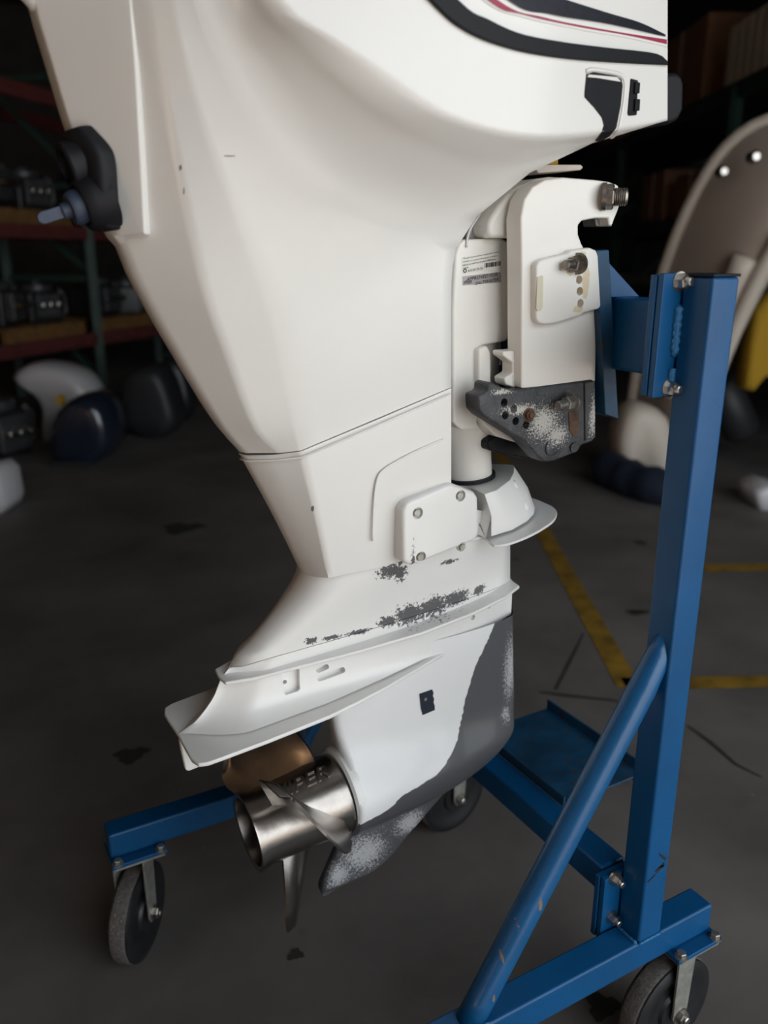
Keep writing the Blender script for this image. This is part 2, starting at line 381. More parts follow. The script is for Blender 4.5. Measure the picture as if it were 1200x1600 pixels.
# ---------------------------------------------------------------- motor stand
ZR = .308                                # top of the base rails
st = thing('motor_stand', (.65, 1.14, 0), 'blue painted steel stand on four casters carrying the white outboard motor', 'stand')
def tubebox(name, a, b, bev=.005, m='blue'): return G().box(a, b).obj(name, m, st, bevel=bev, seg=3)
tubebox('base_rail', (.205, .760, .252), (1.103, .810, ZR))
tubebox('base_rail', (.205, 1.475, .252), (1.103, 1.525, ZR))
tubebox('post', (.920, .760, ZR), (.972, .810, 1.384))
tubebox('post', (.920, 1.475, ZR), (.972, 1.525, 1.384))
for y0, y1 in ((.7595, .8105), (1.4745, 1.5255)):
    G().box((.9195, y0, 1.384), (.9725, y1, 1.388)).obj('end_cap', 'black_plastic', st, bevel=.001)
tubebox('cross_beam', (.900, .838, .362), (.955, 1.447, .414))
tubebox('upper_beam', (.978, .838, 1.236), (1.028, 1.447, 1.348))
for ya, yb, sg in ((.812, .822, 1), (1.463, 1.473, -1)):
    # lower and upper flange pairs
    for x0, x1, z0, z1, nm in ((.884, .985, .288, .414, 'flange_plate'), (.886, 1.0, 1.222, 1.388, 'flange_plate')):
        tubebox(nm, (x0, ya, z0), (x1, yb, z1), .0015)
        tubebox(nm, (x0-.002, ya+sg*.0115 if sg > 0 else ya-.0115, z0+.002), (x1, yb+.0115 if sg > 0 else yb-.0115, z1-.002), .0015)
yb_ = .812
for px, py in ((1062, 440), (1045, 606)): bolt('bolt', AY(px, py, yb_), (0, -1, 0), .0105, .021, st)
for px, py in ((960, 1372), (955, 1432)): bolt('bolt', AY(px, py, yb_), (0, -1, 0), .0095, .020, st)
for x, z in ((.903, 1.372), (.905, 1.238), (.903, .40), (.905, .305)): bolt('bolt', (x, 1.473, z), (0, 1, 0), .0095, .027, st)
# weld beads down the post and flange joint
def weld(P, r): 
    n = 14; P = [Vector(p) for p in P]
    pts = [P[0].lerp(P[1], k/(n-1)) for k in range(n)]
    G().tube(pts, [r*(.75+.3*(k % 2)) if 0 < k < n-1 else r*.4 for k in range(n)], 8).obj('weld_bead', 'weld', st, smooth=True)
weld([(.918, .811, 1.347), (.918, .811, 1.277)], .008); weld([(.918, .811, 1.262), (.918, .811, 1.238)], .007)
weld([(.917, .762, .309), (.917, .808, .309)], .004); weld([(.92, .759, .309), (.972, .759, .309)], .003)
# diagonal braces
for y in (.785, 1.50):
    a = Vector((.926, y, .835)); b = Vector((.592, y, .300)); d = (a-b).normalized()
    q = [b, b+d*.02, a-d*.075, a-d*.03, a]
    g = G().tube([b, b+d*.04, b.lerp(a, .5), a-d*.06, a-d*.015+Vector((.004, 0, .012)), a+Vector((.004, 0, .03))], [.0215, .0215, .0215, .0215, .019, .011], 20)
    g.obj('brace', 'blue_brace', st, smooth=True)
    weld([(.592-.022, y-.0225, .309), (.592+.022, y-.0225, .309)], .003)
# transom board, raked, with gussets
tp = [AY(932, 392, .985), AY(952, 390, .985), AY(967, 655, .985), AY(946, 648, .985)]
G().prism(tp, (0, .31, 0)).obj('transom_plate', 'blue_worn', st, bevel=.002)
xt = tp[1].x
G().prism([(xt+.002, .992, 1.405), (1.032, .992, 1.348), (xt+.006, .992, 1.348)], (0, .008, 0)).obj('gusset', 'blue', st, bevel=.001)
G().prism([(xt+.002, 1.28, 1.405), (1.032, 1.28, 1.348), (xt+.006, 1.28, 1.348)], (0, .008, 0)).obj('gusset', 'blue', st, bevel=.001)
# tray on the cross beam
g = G().box((.957, 1.0, .409), (1.165, 1.29, .413)); g.box((.9565, .9995, .4095), (.9605, 1.2905, .431)); g.box((1.161, .9995, .386), (1.1655, 1.2905, .436))
g.obj('tray', 'blue_worn', st, bevel=.001)
# casters
def caster(x, y, yaw, near):
    R = Matrix.Rotation(0, 3, 'Z'); c = Vector((x, y, 0))
    def T(g): g.v = [R @ p+c for p in g.v]; return g
    hub = T(G().box((-.055, -.048, .242), (.055, .048, .2505))).obj('caster', 'blue', st, bevel=.0015)
    g = T(G().box((-.050, -.046, .236), (.050, .046, .2425))); g.obj('swivel_plate', 'galv', hub, bevel=.001)
    for sx in (-1, 1):
        for sy in (-1, 1):
            q = R @ Vector((sx*.043, sy*.041, .2505))+c; bolt('bolt', q, (0, 0, 1), .0085, .009, hub, m='dull_steel', nut=.8, stud=False)
    ox = -.018; R = Matrix.Rotation(yaw, 3, 'Z')
    for s in (-1, 1):
        ya, yb = sorted((s*.030, s*.035))
        g = T(G().prism([(ox+.024, ya, .236), (ox-.020, ya, .236), (ox-.018, ya, .098), (ox-.010, ya, .083), (ox+.010, ya, .083), (ox+.018, ya, .098)], (0, yb-ya, 0)))
        g.obj('fork', 'galv', hub, bevel=.001)
        q = R @ Vector((ox, s*.035, .1))+c; bolt('axle_nut', q, R @ Vector((0, s, 0)), .0125, .016, hub)
    p = R @ Vector((ox, -.025, .1))+c
    wh = G().lathe(p, R @ Vector((0, 1, 0)), [(.0, .022), (.0, .036), (.006, .040), (.006, .066), (0, .078), (.001, .09), (.005, .098), (.012, .1), (.038, .1), (.045, .098), (.049, .09), (.05, .078), (.044, .066), (.044, .04), (.05, .036), (.05, .022)], 40).obj('wheel', 'wheel', hub, auto=40)
    G().lathe(p, R @ Vector((0, 1, 0)), [(.006, .0965), (.009, .0995), (.012, .1008), (.038, .1008), (.041, .0995), (.044, .0965)], 40, cap=False).obj('tread', 'tread', hub, auto=50)
caster(.258, 1.50, math.radians(53), 0); caster(1.055, .785, math.radians(2), 1)
caster(.275, .785, math.radians(25), 1); caster(1.06, 1.50, math.radians(8), 0)

# ---------------------------------------------------------------- outboard motor
mo = thing('outboard_motor', (.65, Y0, .2), 'white outboard boat motor with steel propeller clamped to the blue stand', 'outboard motor')
TH = 6.0; KT = math.tan(math.radians(TH))
fw = np.polyfit([390, 435, 520, 600, 700, 825, 950, 1043], [-.212, -.224, -.238, -.248, -.255, -.248, -.230, -.200], 3)
def fwall(px): return float(np.polyval(fw, px))
NT, MT = 30, 9
def W(ctrl): return [(px, py, fwall(px)) for px, py in ctrl]
L1 = [(15, -160, 0), (52, 0, 0), (82, 100, 0), (115, 206, 0), (158, 325, 0), (184, 388, 0), (204, 437, 0), (260, 537, 0), (333, 657, 0), (374, 706, 0)]
L1e = [(px+10, py+2, -.022+.004*(k == 9)) for k, (px, py, _) in enumerate(L1)]
L2 = [(232, -160, -.14), (235, 0, -.13), (258, 130, -.12), (283, 260, -.108), (320, 450, -.09), (355, 555, -.077), (395, 663, -.062), (422, 697, -.054), (437, 708, -.052)]
L2b = [(262, -160, -.155), (272, 0, -.148), (300, 130, -.138), (340, 260, -.128), (415, 450, -.112), (448, 580, -.094), (462, 660, -.080), (470, 704, -.073)]
L3 = [(285, -160, -.170), (302, 0, -.160), (343, 100, -.155), (403, 212, -.150), (482, 300, -.145), (600, 352, -.140), (685, 368, -.135), (713, 388, -.130)]
LF = [(713, 388, -.130), (706, 430, -.128), (705, 520, -.122), (705, 605, -.112)]
L3a = [(320, -160, -.178), (345, 0, -.172), (392, 90, -.168), (452, 185, -.166), (535, 262, -.163), (640, 312, -.157), (745, 338, -.150)]
L3b = [(355, -160, -.190), (385, 0, -.192), (452, 85, -.198), (532, 160, -.205), (625, 220, -.208), (725, 258, -.203), (828, 270, -.188)]
L3c = [(375, -160, -.202), (412, 0, -.212), (488, 72, -.222), (568, 138, -.232), (665, 200, -.235), (790, 240, -.225), (925, 224, -.203)]
L4 = W([(392, -160), (435, 0), (520, 60), (600, 113), (700, 180), (825, 212), (950, 204), (1043, 188)])
L5 = W([(560, -160), (620, -70), (675, 0), (730, 47), (800, 75), (880, 90), (980, 98), (1043, 102)])
def pts(l, n): return [at(*q) for q in spl(l, n)]
A1, A1e, A2, A2b = [pts(l, NT+MT-1) for l in (L1, L1e, L2, L2b)]
B3 = pts(L3, NT); BF = pts(LF, MT); B3F = B3+BF[1:]
B3a, B3b, B3c, B4, B5 = [pts(l, NT) for l in (L3a, L3b, L3c, L4, L5)]
def fill(a, b, fr): return [[p.lerp(q, f) for p, q in zip(a, b)] for f in fr]
g = G()
g.grid([A1, A1e]+fill(A1e, A2, (.12, .5, .9))+[A2])
g.grid([A2]+fill(A2, A2b, (.15, .5, .85))+[A2b])
g.grid([A2b]+fill(A2b, B3F, (.12, .4, .7, .93))+[B3F])
g.grid([B3]+fill(B3, B3a, (.5,))+[B3a]+fill(B3a, B3b, (.5,))+[B3b]+fill(B3b, B3c, (.5,))+[B3c]+fill(B3c, B4, (.6,))+[B4])
g.grid([B4]+fill(B4, B5, (.06, .5, .95))+[B5])
def cen(p, dx=0.): return Vector((p.x+dx, Y0, p.z))
lip = [B5[-1], B4[-1], B3c[-1], B3b[-1], B3a[-1], B3[-1]]
g.grid([lip, [cen(p, .03) if k < 2 else cen(p) for k, p in enumerate(lip)]])
g.grid([BF, [cen(p) for p in BF]])
top = [A1, A1e, A2, A2b, B3, B3a, B3b, B3c, B4, B5]
g.grid([[a[0] for a in top], [cen(a[0]) for a in top]])
g.mirror(); g.obj('lower_cowling', 'white', mo, smooth=True); TC = bvh(g)
# engine cover above the seam
pxs = [560+(1043-560)*k/44 for k in range(45)]
l5x = [q[0] for q in spl(L5, 80)]; l5y = [q[1] for q in spl(L5, 80)]
wl = [[at(px, np.interp(px, l5x, l5y)-1, fwall(px)) for px in pxs], [at(px, -190, fwall(px)) for px in pxs]]
up1 = [Vector((p.x+.0, Y0+(p.y-Y0)*.8, p.z+.07)) for p in wl[1]]; up2 = [cen(p) + Vector((0, 0, .10)) for p in wl[1]]
g = G(); g.grid(fill(wl[0], wl[1], (0, .25, .5, .75, 1))+[up1, up2])
fr = [r[-1] for r in fill(wl[0], wl[1], (0, .25, .5, .75, 1))+[up1]]
g.grid([fr, [Vector((p.x+.03, Y0, p.z)) for p in fr]])
O = [a[0] for a in top]; zt = wl[1][0].z
oc = sum(O, Vector())/len(O); oc = Vector((oc.x+.1, Y0, zt))
aft = [O, [p.lerp(Vector((oc.x, Y0, p.z)), .03)+Vector((0, 0, (zt-p.z)*.5)) for p in O], [p.lerp(oc, .08)*1.0 for p in [Vector((q.x, q.y, zt)) for q in O]], [Vector((q.x, q.y, zt+.07)).lerp(Vector((oc.x, Y0, zt+.07)), .25) for q in O], [Vector((oc.x+(q.x-oc.x)*.6, Y0, zt+.10)) for q in O]]
g.grid(aft)
g.mirror(); g.obj('engine_cover', 'white', mo, auto=45)
ext = lambda c, dx=-150, dy=-130: [(c[0][0]+dx, c[0][1]+dy)]+c
bl = ext([(675, 0), (730, 47), (800, 75), (880, 90), (980, 98), (1043, 101)], -115); bh = ext([(718, 0), (765, 30), (815, 52), (880, 65), (950, 74), (1025, 83), (1043, 95)], -110)
G.obj(decal_strip(565, 1043.5, bl, bh, fwall, .006, 60, .012), 'rubber_band', 'black_rubber', mo, bevel=.002)
rl = ext([(762, 0), (815, 22), (900, 41), (980, 55), (1043, 69)]); rh = ext([(778, 0), (850, 27), (950, 47), (1043, 62)])
G.obj(decal_strip(640, 1042, rl, rh, fwall, .0022), 'red_stripe', 'red_film', mo)
wl_ = ext([(755, 0), (815, 26), (900, 45), (980, 59), (1043, 73)]); wh_ = ext([(788, 0), (855, 23), (950, 43), (1043, 58)])
G.obj(decal_strip(640, 1042.5, wl_, wh_, fwall, .0012), 'white_pinstripe', 'white_film', mo)
kl = ext([(795, 0), (860, 22), (950, 37), (1040, 57)]); kh = ext([(887, 0), (950, 20), (1000, 35), (1040, 54)], -150, -50)
G.obj(decal_strip(690, 1040, kl, kh, fwall, .0024), 'black_stripe', 'black_film', mo)
# front bumper beside the cowl nose
G().prism([at(px, py, -.12) for px, py in [(990, 118), (1058, 112), (1067, 116), (1071, 130), (1070, 172), (1062, 188), (1050, 194), (990, 196)]], (0, .24, 0)).obj('nose_bumper', 'black_rubber', mo, bevel=.010, seg=3)
# grip recess and trim switch on the cowl side
hp = [(916, 116), (926, 113), (962, 119), (970, 124), (972, 134), (969, 165), (962, 200), (952, 212), (932, 223), (927, 224), (940, 206), (943, 196), (940, 184), (928, 168), (913, 152), (913, 146)]
patch(TC, dense(hp), .0012, .006).obj('grip_recess', 'black_plastic', mo)
rim = [(930, 227), (952, 216), (965, 203), (973, 166), (976, 133), (973, 121), (963, 115), (926, 109), (915, 112)]
G().tube([hit(TC, px, py) for px, py in [q[:2] for q in spl(rim, 40)]], .0030, 8).obj('grip_rim', 'white', mo, smooth=True)
patch(TC, [(918, 117), (962, 121), (968, 128), (960, 127), (930, 122), (916, 121)], .0025, .002).obj('grip_ledge', 'white', mo)
sw = patch(TC, [(985, 123), (995, 126), (994, 150), (993, 180), (982, 181), (980, 178)], .0025, .006).obj('trim_switch', 'black_plastic', mo, bevel=.001)
for y0, y1 in ((129, 147), (155, 174)):
    patch(TC, [(988, y0), (995, y0+1), (994, y1), (987, y1)], .006, .005).obj('button', 'black_plastic', sw, bevel=.0012)
# raised spine panel on the back
Pc = [(3, -160, 0), (43, 0, 0), (72, 100, 0), (104, 206, 0), (145, 318, 0), (168, 368, 0)]
Pe = [(px+10, py+2, -.022) for px, py, _ in Pc]
Po = [(198, -160, -.122), (205, 0, -.114), (212, 100, -.104), (218, 206, -.090), (223, 300, -.073), (226, 366, -.064)]
Pb = [(203, -160, -.112), (209, 0, -.108), (222, 100, -.098), (231, 206, -.080), (237, 300, -.064), (240, 366, -.050)]
rows = [pts(l, 24) for l in (Pc, Pe)]; Ro = pts(Po, 24); Rb = pts(Pb, 24)
g = G().grid(rows+fill(rows[1], Ro, (.3, .7))+[Ro, Rb])
end = [rows[0][-1], rows[1][-1]]+[rows[1][-1].lerp(Ro[-1], f) for f in (.3, .7)]+[Ro[-1], Rb[-1]]
enb = [at(182, 384, 0), at(190, 386, -.018)]+[at(190, 386, -.018).lerp(at(236, 374, -.04), f) for f in (.3, .7)]+[at(236, 374, -.04), Rb[-1]]
g.grid([end, enb]); g.mirror(); g.obj('spine_panel', 'white', mo, bevel=.003)
# white tail of the cover at the very top
G().tube([at(30, -70, -.01), at(48, -20, -.012), at(60, 16, -.012)], [.03, .02, .008], 14).obj('cover_tail', 'white_film', mo, smooth=True)
# rubber outlet grommet
bp_ = [(103, 207, 0), (118, 262, 0), (138, 318, 0), (160, 362, 0)]
be = [(112, 203, -.024), (128, 262, -.024), (150, 318, -.024), (165, 362, -.02)]
bo = [(134, 195, -.045), (163, 238, -.062), (170, 306, -.060), (174, 358, -.042)]
rr = [pts(l, 14) for l in (bp_, be, bo)]
off = Vector((-.010, -.006, 0)); offc = Vector((-.012, 0, 0))
topr = [[p+offc for p in rr[0]], [p+off for p in rr[1]], [p+off for p in fill(rr[1], rr[2], (.6,))[0]], [p+off*.9 for p in rr[2]]]
edge = [p+Vector((.012, .004, 0)) for p in rr[2]]
g = G().grid(topr+[edge]); g.grid([[r[0] for r in topr]+[edge[0]], [r[0]+Vector((.02, .012, 0)) for r in topr]+[edge[0]]]); g.grid([[r[-1] for r in topr]+[edge[-1]], [r[-1]+Vector((.02, .012, 0)) for r in topr]+[edge[-1]]])
g.mirror(); gro = g.obj('outlet_grommet', 'black_rubber', mo, smooth=True, sub=2)
axn = Vector((-.93, -.05, -.30)).normalized()
c1 = at(103, 263, -.022)
G().lathe(c1-axn*.042, axn, [(0, .030), (.030, .029), (.040, .0295), (.0425, .0275), (.0425, .0235), (.03, .0225), (.004, .0225)], 28).obj('outlet_nozzle', 'black_rubber', gro, auto=40)
c2 = at(126, 322, -.030)
G().lathe(c2-axn*.036, axn, [(0, .036), (.022, .033), (.033, .031), (.036, .028), (.036, .0235), (.02, .023)], 28).obj('flush_boss', 'black_rubber', gro, auto=40)
pg = G().lathe(c2-axn*.01, axn, [(0, .021), (.018, .0205), (.024, .018), (.024, .010), (.034, .009)], 18)
t2 = axn.cross(Vector((0, 1, 0))).normalized()
pg.obox(c2+axn*.032, axn*.016, Vector((0, 1, 0))*.004, t2*.007); pg.lathe(c2+axn*.047, Vector((0, 1, 0)), [(-.004, .007), (.004, .007)], 14)
pg.obj('flush_plug', 'plug', gro, bevel=.0008)

# lower midsection cover
def colpts(c, n): return pts(c, n)
NC = 16
C0 = [(373, 707.9, 0), (425, 803, 0), (471, 895, 0)]
C1 = [(385, 711.9, -.0182), (437, 806, -.018), (480, 899, -.016)]
C2_ = [(428, 710.9, -.0465), (466, 806, -.046), (497, 902, -.044)]
C3_ = [(470, 705.6, -.0745), (493, 806, -.070), (513, 903, -.064)]
C4_ = [(590, 655.9, -.0955), (592, 770, -.092), (600, 885, -.084)]
C5_ = [(705, 606.4, -.1135), (705, 730, -.108), (705, 853, -.098)]
cc = [pts(c, NC) for c in (C0, C1, C2_, C3_, C4_, C5_)]
ordered = [cc[0], cc[1], cc[2]]+fill(cc[2], cc[3], (.85,))+[cc[3]]+fill(cc[3], cc[4], (.1,))+[cc[4]]+fill(cc[4], cc[5], (.96,))+[cc[5], [cen(p) for p in cc[5]]]
g = G().grid(ordered)
g.grid([[c[-1] for c in ordered], [cen(c[-1]) for c in ordered]]); g.grid([[c[0] for c in ordered], [cen(c[0]) for c in ordered]])
g.mirror(); g.obj('lower_cover', 'white', mo, auto=50)
rid = [(375, 717, -.002), (386, 721, -.0195), (428, 720, -.0478), (471, 715, -.0775), (590, 665, -.0995), (704, 615, -.1148)]
G().tube([at(*q) for q in rid], .0014, 6).obj('cover_ridge', 'white', mo, smooth=True)
emb = [(582, 845, -.0885), (584, 790, -.0925), (588, 755, -.0945), (598, 735, -.0965), (640, 710, -.1025), (692, 686, -.1085)]
G().tube([at(*q) for q in spl(emb, 30)], .0017, 6).obj('embossed_line', 'white', mo, smooth=True)

# exhaust housing between cover and gearcase
E0 = [(470, 860, 0), (470, 897, 0), (456, 925, 0), (430, 957, 0), (388, 1008, 0), (367, 1028, 0), (359, 1041, 0)]
E1 = [(506, 860, -.046), (511, 903, -.048), (496, 938, -.047), (476, 966, -.044), (436, 1005, -.036), (414, 1020, -.032), (404, 1033, -.030)]
E2 = [(600, 850, -.076), (600, 884, -.074), (598, 905, -.070), (596, 925, -.064), (594, 950, -.056), (593, 966, -.052), (592, 979, -.050)]
E3 = [(715, 800, -.080), (715, 840, -.078), (712, 860, -.074), (709, 885, -.067), (705, 915, -.058), (702, 932, -.053), (700, 945, -.050)]
E4 = [(772, 800, -.058), (772, 835, -.056), (771, 855, -.053), (770, 875, -.048), (769, 895, -.043), (768, 910, -.040), (767, 922, -.038)]
E5 = [(797, 800, -.022), (797, 830, -.022), (797, 850, -.020), (797, 868, -.019), (797, 885, -.018), (797, 897, -.017), (797, 908, -.016)]
ee = [pts(c, 14) for c in (E0, E1, E2, E3, E4, E5)]
ns = []
for r in range(14):
    ctr = [tuple(e[r]) for e in ee]; ns.append([ee[0][r]]+[ee[0][r].lerp(ee[1][r], .5)+Vector((-.004, -.006, 0))]+[Vector(q) for q in spl([tuple(e[r]) for e in ee[1:]], 14)])
colsN = list(map(list, zip(*ns)))
g = G().grid(colsN); g.grid([colsN[-1], [Vector((p.x+.006, Y0, p.z)) for p in colsN[-1]]])
g.grid([[c[-1] for c in colsN], [cen(c[-1]) for c in colsN]])
g.mirror(); g.obj('exhaust_housing', 'white_leg', mo, auto=60)

# gearcase: half width as a function of (x, z), mirrored
ZP = lambda x: AY(279, 1148, Y0).z+KT*(x-AY(279, 1148, Y0).x)          # plane of the anti-ventilation plate
hubc = AY(386, 1301, Y0); KH = math.tan(math.radians(5.5)); axh = Vector((1, 0, KH)).normalized()
XT = .555; ZT = lambda x: .500+KH*(x-XT); RT = .080
def rtor(x): return RT if x < .66 else RT*math.sqrt(max(0, 1-((x-.66)/.285)**2))
def poly1(pl_): 
    P = sorted([(AY(px, py, Y0).z, AY(px, py, Y0).x) for px, py in pl_]); return (lambda z: float(np.interp(z, [q[0] for q in P], [q[1] for q in P])))
lead = poly1([q[:2] for q in spl([(799, 880), (799, 935), (800, 1030), (801, 1080), (797, 1105), (785, 1130), (740, 1175), (700, 1220), (640, 1290), (590, 1345), (505, 1398)], 70)])
zs_tr = poly1([(524, 1100), (520, 1130), (526, 1165)])
trail = poly1([(517, 1090), (517, 1115), (521, 1140), (528, 1166)]+[(553, 1284), (545, 1300), (525, 1332), (500, 1390), (503, 1398)])
ztip = AY(505, 1397, Y0).z; ztop = ZP(.7)+.03
def smax(a, b, k=.012):
    h = max(k-abs(a-b), 0)/k; return max(a, b)+h*h*k*.25
bnd = spl([(796, 915), (790, 933), (763, 998), (743, 1042), (727, 1094), (719, 1133), (711, 1165), (690, 1203), (660, 1225), (631, 1242), (610, 1262), (580, 1280), (545, 1298), (500, 1320)], 160)
def proj(p):
    z = p.z-CH; u = p.x*RX+p.y*RY; h = p.x*DX+p.y*DY
    dep = h*math.cos(PT)-z*math.sin(PT); v = -(z*math.cos(PT)+h*math.sin(PT)); return 600+FPX*u/dep, 800+FPX*v/dep
B2 = np.array([q[:2] for q in bnd])
def paint(p):                            # signed distance (pixels of the survey) across the worn paint edge, white positive
    q = np.array(proj(p)); d = np.linalg.norm(B2-q, axis=1); i = int(np.argmin(d)); j = min(max(i, 1), len(B2)-2)
    t = B2[j+1]-B2[j-1]; e = q-B2[j]; s = t[0]*e[1]-t[1]*e[0]
    return float(d[i])*(1 if s > 0 else -1)
NZ, NS = 130, 90
rowsG = []; att = []
for i in range(NZ+1):
    z = ztip+(ztop-ztip)*i/NZ
    xt, xl = trail(z), lead(z)
    # blunt back of the torpedo
    zc = ZT(XT)
    if abs(z-zc) < RT*1.02: xt = max(xt if z < zc-.06 else XT, XT-.0)
    row = []
    for j in range(NS+1):
        s = 1-(1-j/NS)**1.0; s = math.sin(s*math.pi/2)**.9 if s > 0 else 0
        x = xt+(xl-xt)*s
        # strut airfoil, thinning into the skeg
        tm = np.interp(z, [ztip, ztip+.05, zc-RT*.8, zc, zc+.12, ztop], [.004, .007, .016, .034, .044, .044])
        af = (s/.5)**.6 if s < .5 else math.sqrt(max(0, 1-((s-.5)/.5)**2.4))
        wst = .003+tm*af*(1 if s < 1 else 0)
        r = rtor(x); q = r*r-(z-ZT(x))**2
        wt = math.sqrt(q) if q > 0 else 0
        if z > ZT(x): wt = r*math.exp(-((z-ZT(x))/(max(r, .03)*1.05))**2)
        wv = smax(wst, wt, .05)
        wv *= min(1, math.sqrt(max(0, 1-s)/.05))
        if z < ztip+.02: wv *= max(.35, (z-ztip)/.02)
        row.append((x, z, wv))
    rowsG.append(row)
V = []; Fc = []; n = NS+1
for sgn in (-1, 1):
    k0 = len(V)
    for r in rowsG:
        for x, z, wv in r: V.append(Vector((x, Y0+sgn*wv, z)))
    for i in range(NZ):
        for j in range(NS): Fc.append((k0+i*n+j, k0+i*n+j+1, k0+(i+1)*n+j+1, k0+(i+1)*n+j))
k1 = (NZ+1)*n
for i in range(NZ): Fc.append((i*n, (i+1)*n, k1+(i+1)*n, k1+i*n))
att = [paint(V[i]) for i in range(k1)]; att = att+att
def paint_node(nt):
    a = nt.nodes.new('ShaderNodeAttribute'); a.attribute_name = 'paint'
    geo = nt.nodes.new('ShaderNodeNewGeometry'); nn = nt.nodes.new('ShaderNodeTexNoise'); nn.inputs['Scale'].default_value = 55; nn.inputs['Detail'].default_value = 5
    mp = nt.nodes.new('ShaderNodeMapping'); mp.inputs['Scale'].default_value = (.35, 1, 1.6); nt.links.new(geo.outputs['Position'], mp.inputs[0]); nt.links.new(mp.outputs[0], nn.inputs['Vector'])
    ma = nt.nodes.new('ShaderNodeMath'); ma.operation = 'MULTIPLY_ADD'; nt.links.new(nn.outputs[0], ma.inputs[0]); ma.inputs[1].default_value = 4; nt.links.new(a.outputs['Fac'], ma.inputs[2])
    mr = nt.nodes.new('ShaderNodeMapRange'); mr.inputs[1].default_value = 2.6; mr.inputs[2].default_value = 1.4
    nt.links.new(ma.outputs[0], mr.inputs[0]); return mr.outputs[0]
M['gear'] = mat('gearcase_paint', (.80, .80, .80), .38, coat=.2, var=.02, vscale=8)
# bare metal colour: dark with pale oxide bloom
nt = M['gear'].node_tree
overlay(M['gear'], paint_node, (.075, .077, .085), .5)
bare = blob_mask
bl_ = [(at(px, py, -.02), r) for px, py, r in [(792, 1040, (.03, .05, .10)), (780, 1110, (.02, .05, .03)), (700, 1220, (.03, .04, .02)), (640, 1285, (.05, .04, .04)), (570, 1335, (.07, .04, .06)), (530, 1370, (.04, .04, .04))]]
def bloom(nt):
    a = blob_mask(nt, bl_, 330, 3.4); b_ = paint_node(nt)
    q = nt.nodes.new('ShaderNodeMath'); q.operation = 'MULTIPLY'; nt.links.new(a, q.inputs[0]); nt.links.new(b_, q.inputs[1]); return q.outputs[0]
overlay(M['gear'], bloom, (.42, .42, .43), .7)
gear = obj('gearcase', V, Fc, 'gear', mo, smooth=True, attr=att)
# upper gearcase body flowing into the plate
tr2 = poly1([q[:2] for q in spl([(359, 1040), (345, 1062), (332, 1095), (306, 1130), (279, 1148)], 20)])
seamz = lambda x: float(np.interp(x, [c[-1].x for c in colsN], [c[-1].z for c in colsN]))
seamw = lambda x: float(np.interp(x, [c[-1].x for c in colsN], [Y0-c[-1].y for c in colsN]))
rowsU = []
NU = 26; NX = 60
xf0, xf1 = AY(359, 1040, Y0).x, colsN[-1][-1].x+.006
for i in range(NU+1):
    f = i/NU
    row = []
    for j in range(NX+1):
        s = j/NX
        # aft end follows the tail curve
        za = AY(359, 1041, Y0).z*(1-f)+ZP(.2785)*f; xa = tr2(za); xb = xf1+.002*f
        x = xa+(xb-xa)*s
        ztp = seamz(min(max(x, xf0), xf1))-.0012; zz = ztp+(ZP(x)+.002-ztp)*f
        # body half width from the seam, tail thins to nothing
        xs = xf0+(xf1-xf0)*s
        wb = seamw(xs)
        wb = max(.0015, wb*(1-.15*f)*(min(1, s*9) if f > .02 else 1))
        hgt = zz-ZP(x)
        plw = float(np.interp(x, [.27, .5, .6, .75, .88, .95], [.085, .085, .070, .040, .012, .002]))
        fil = max(0, plw-wb)*.75*math.exp(-hgt/.011)*min(1, (s+.0)*7)
        row.append(Vector((x, Y0-wb-fil, zz)))
    rowsU.append(row)
g = G().grid(rowsU)
g.grid([[r[-1] for r in rowsU], [Vector((r[-1].x+.006, Y0, r[-1].z)) for r in rowsU]])
g.grid([[r[0] for r in rowsU], [cen(r[0]) for r in rowsU]])
for rw in (rowsU[0], rowsU[-1]):
    g.grid([rw, [cen(p) for p in rw]]); e = rw[-1]; g.add([e, cen(e), Vector((e.x+.006, Y0, e.z))], [(0, 1, 2)])
g.mirror(); neck = g.obj('gearcase_neck', 'white_leg', mo, auto=60); TN = bvh(g)
# splash lip and anti-ventilation plate
def slab(name, outline, th, m, bev):
    P = outline+[mir(p) for p in outline[::-1]]
    return G().prism(P, (0, 0, -th)).obj(name, m, mo, bevel=bev, seg=2)
a0 = AY(279, 1148, Y0)
lp = [(341, 1056), (352, 1066), (400, 1058), (470, 1040), (560, 1017), (660, 988), (740, 957), (790, 932), (812, 915)]
lpo = [APL(px, py, .367, AY(359, 1041, Y0).z-.010, TH) for px, py in lp]
lpo = [Vector((p.x, min(p.y, Y0-.004), p.z)) for p in lpo]+[Vector((lpo[-1].x+.006, Y0-.012, lpo[-1].z))]
slab('splash_lip', lpo, .006, 'white_leg', .002)
ap = [(279, 1149), (291, 1172), (299, 1186), (310, 1193), (325, 1191), (345, 1184), (420, 1156), (515, 1118), (560, 1096), (600, 1075), (650, 1046), (700, 1015)]
apo = [APL(px, py, a0.x, a0.z, TH) for px, py in ap]; apo[0].y = Y0
apo += [at(735, 990, -.036), at(765, 965, -.030), at(785, 945, -.022)]
slab('anti_ventilation_plate', apo, .007, 'white_leg', .002)
# trim tab under the plate
tb = [(281, 1158), (285, 1180), (290, 1204), (295, 1206), (345, 1186), (380, 1165), (380, 1140), (330, 1140)]
G().prism([at(px, py, -.006) for px, py in tb], (0, .012, 0)).obj('trim_tab', 'white_leg', mo, bevel=.003)
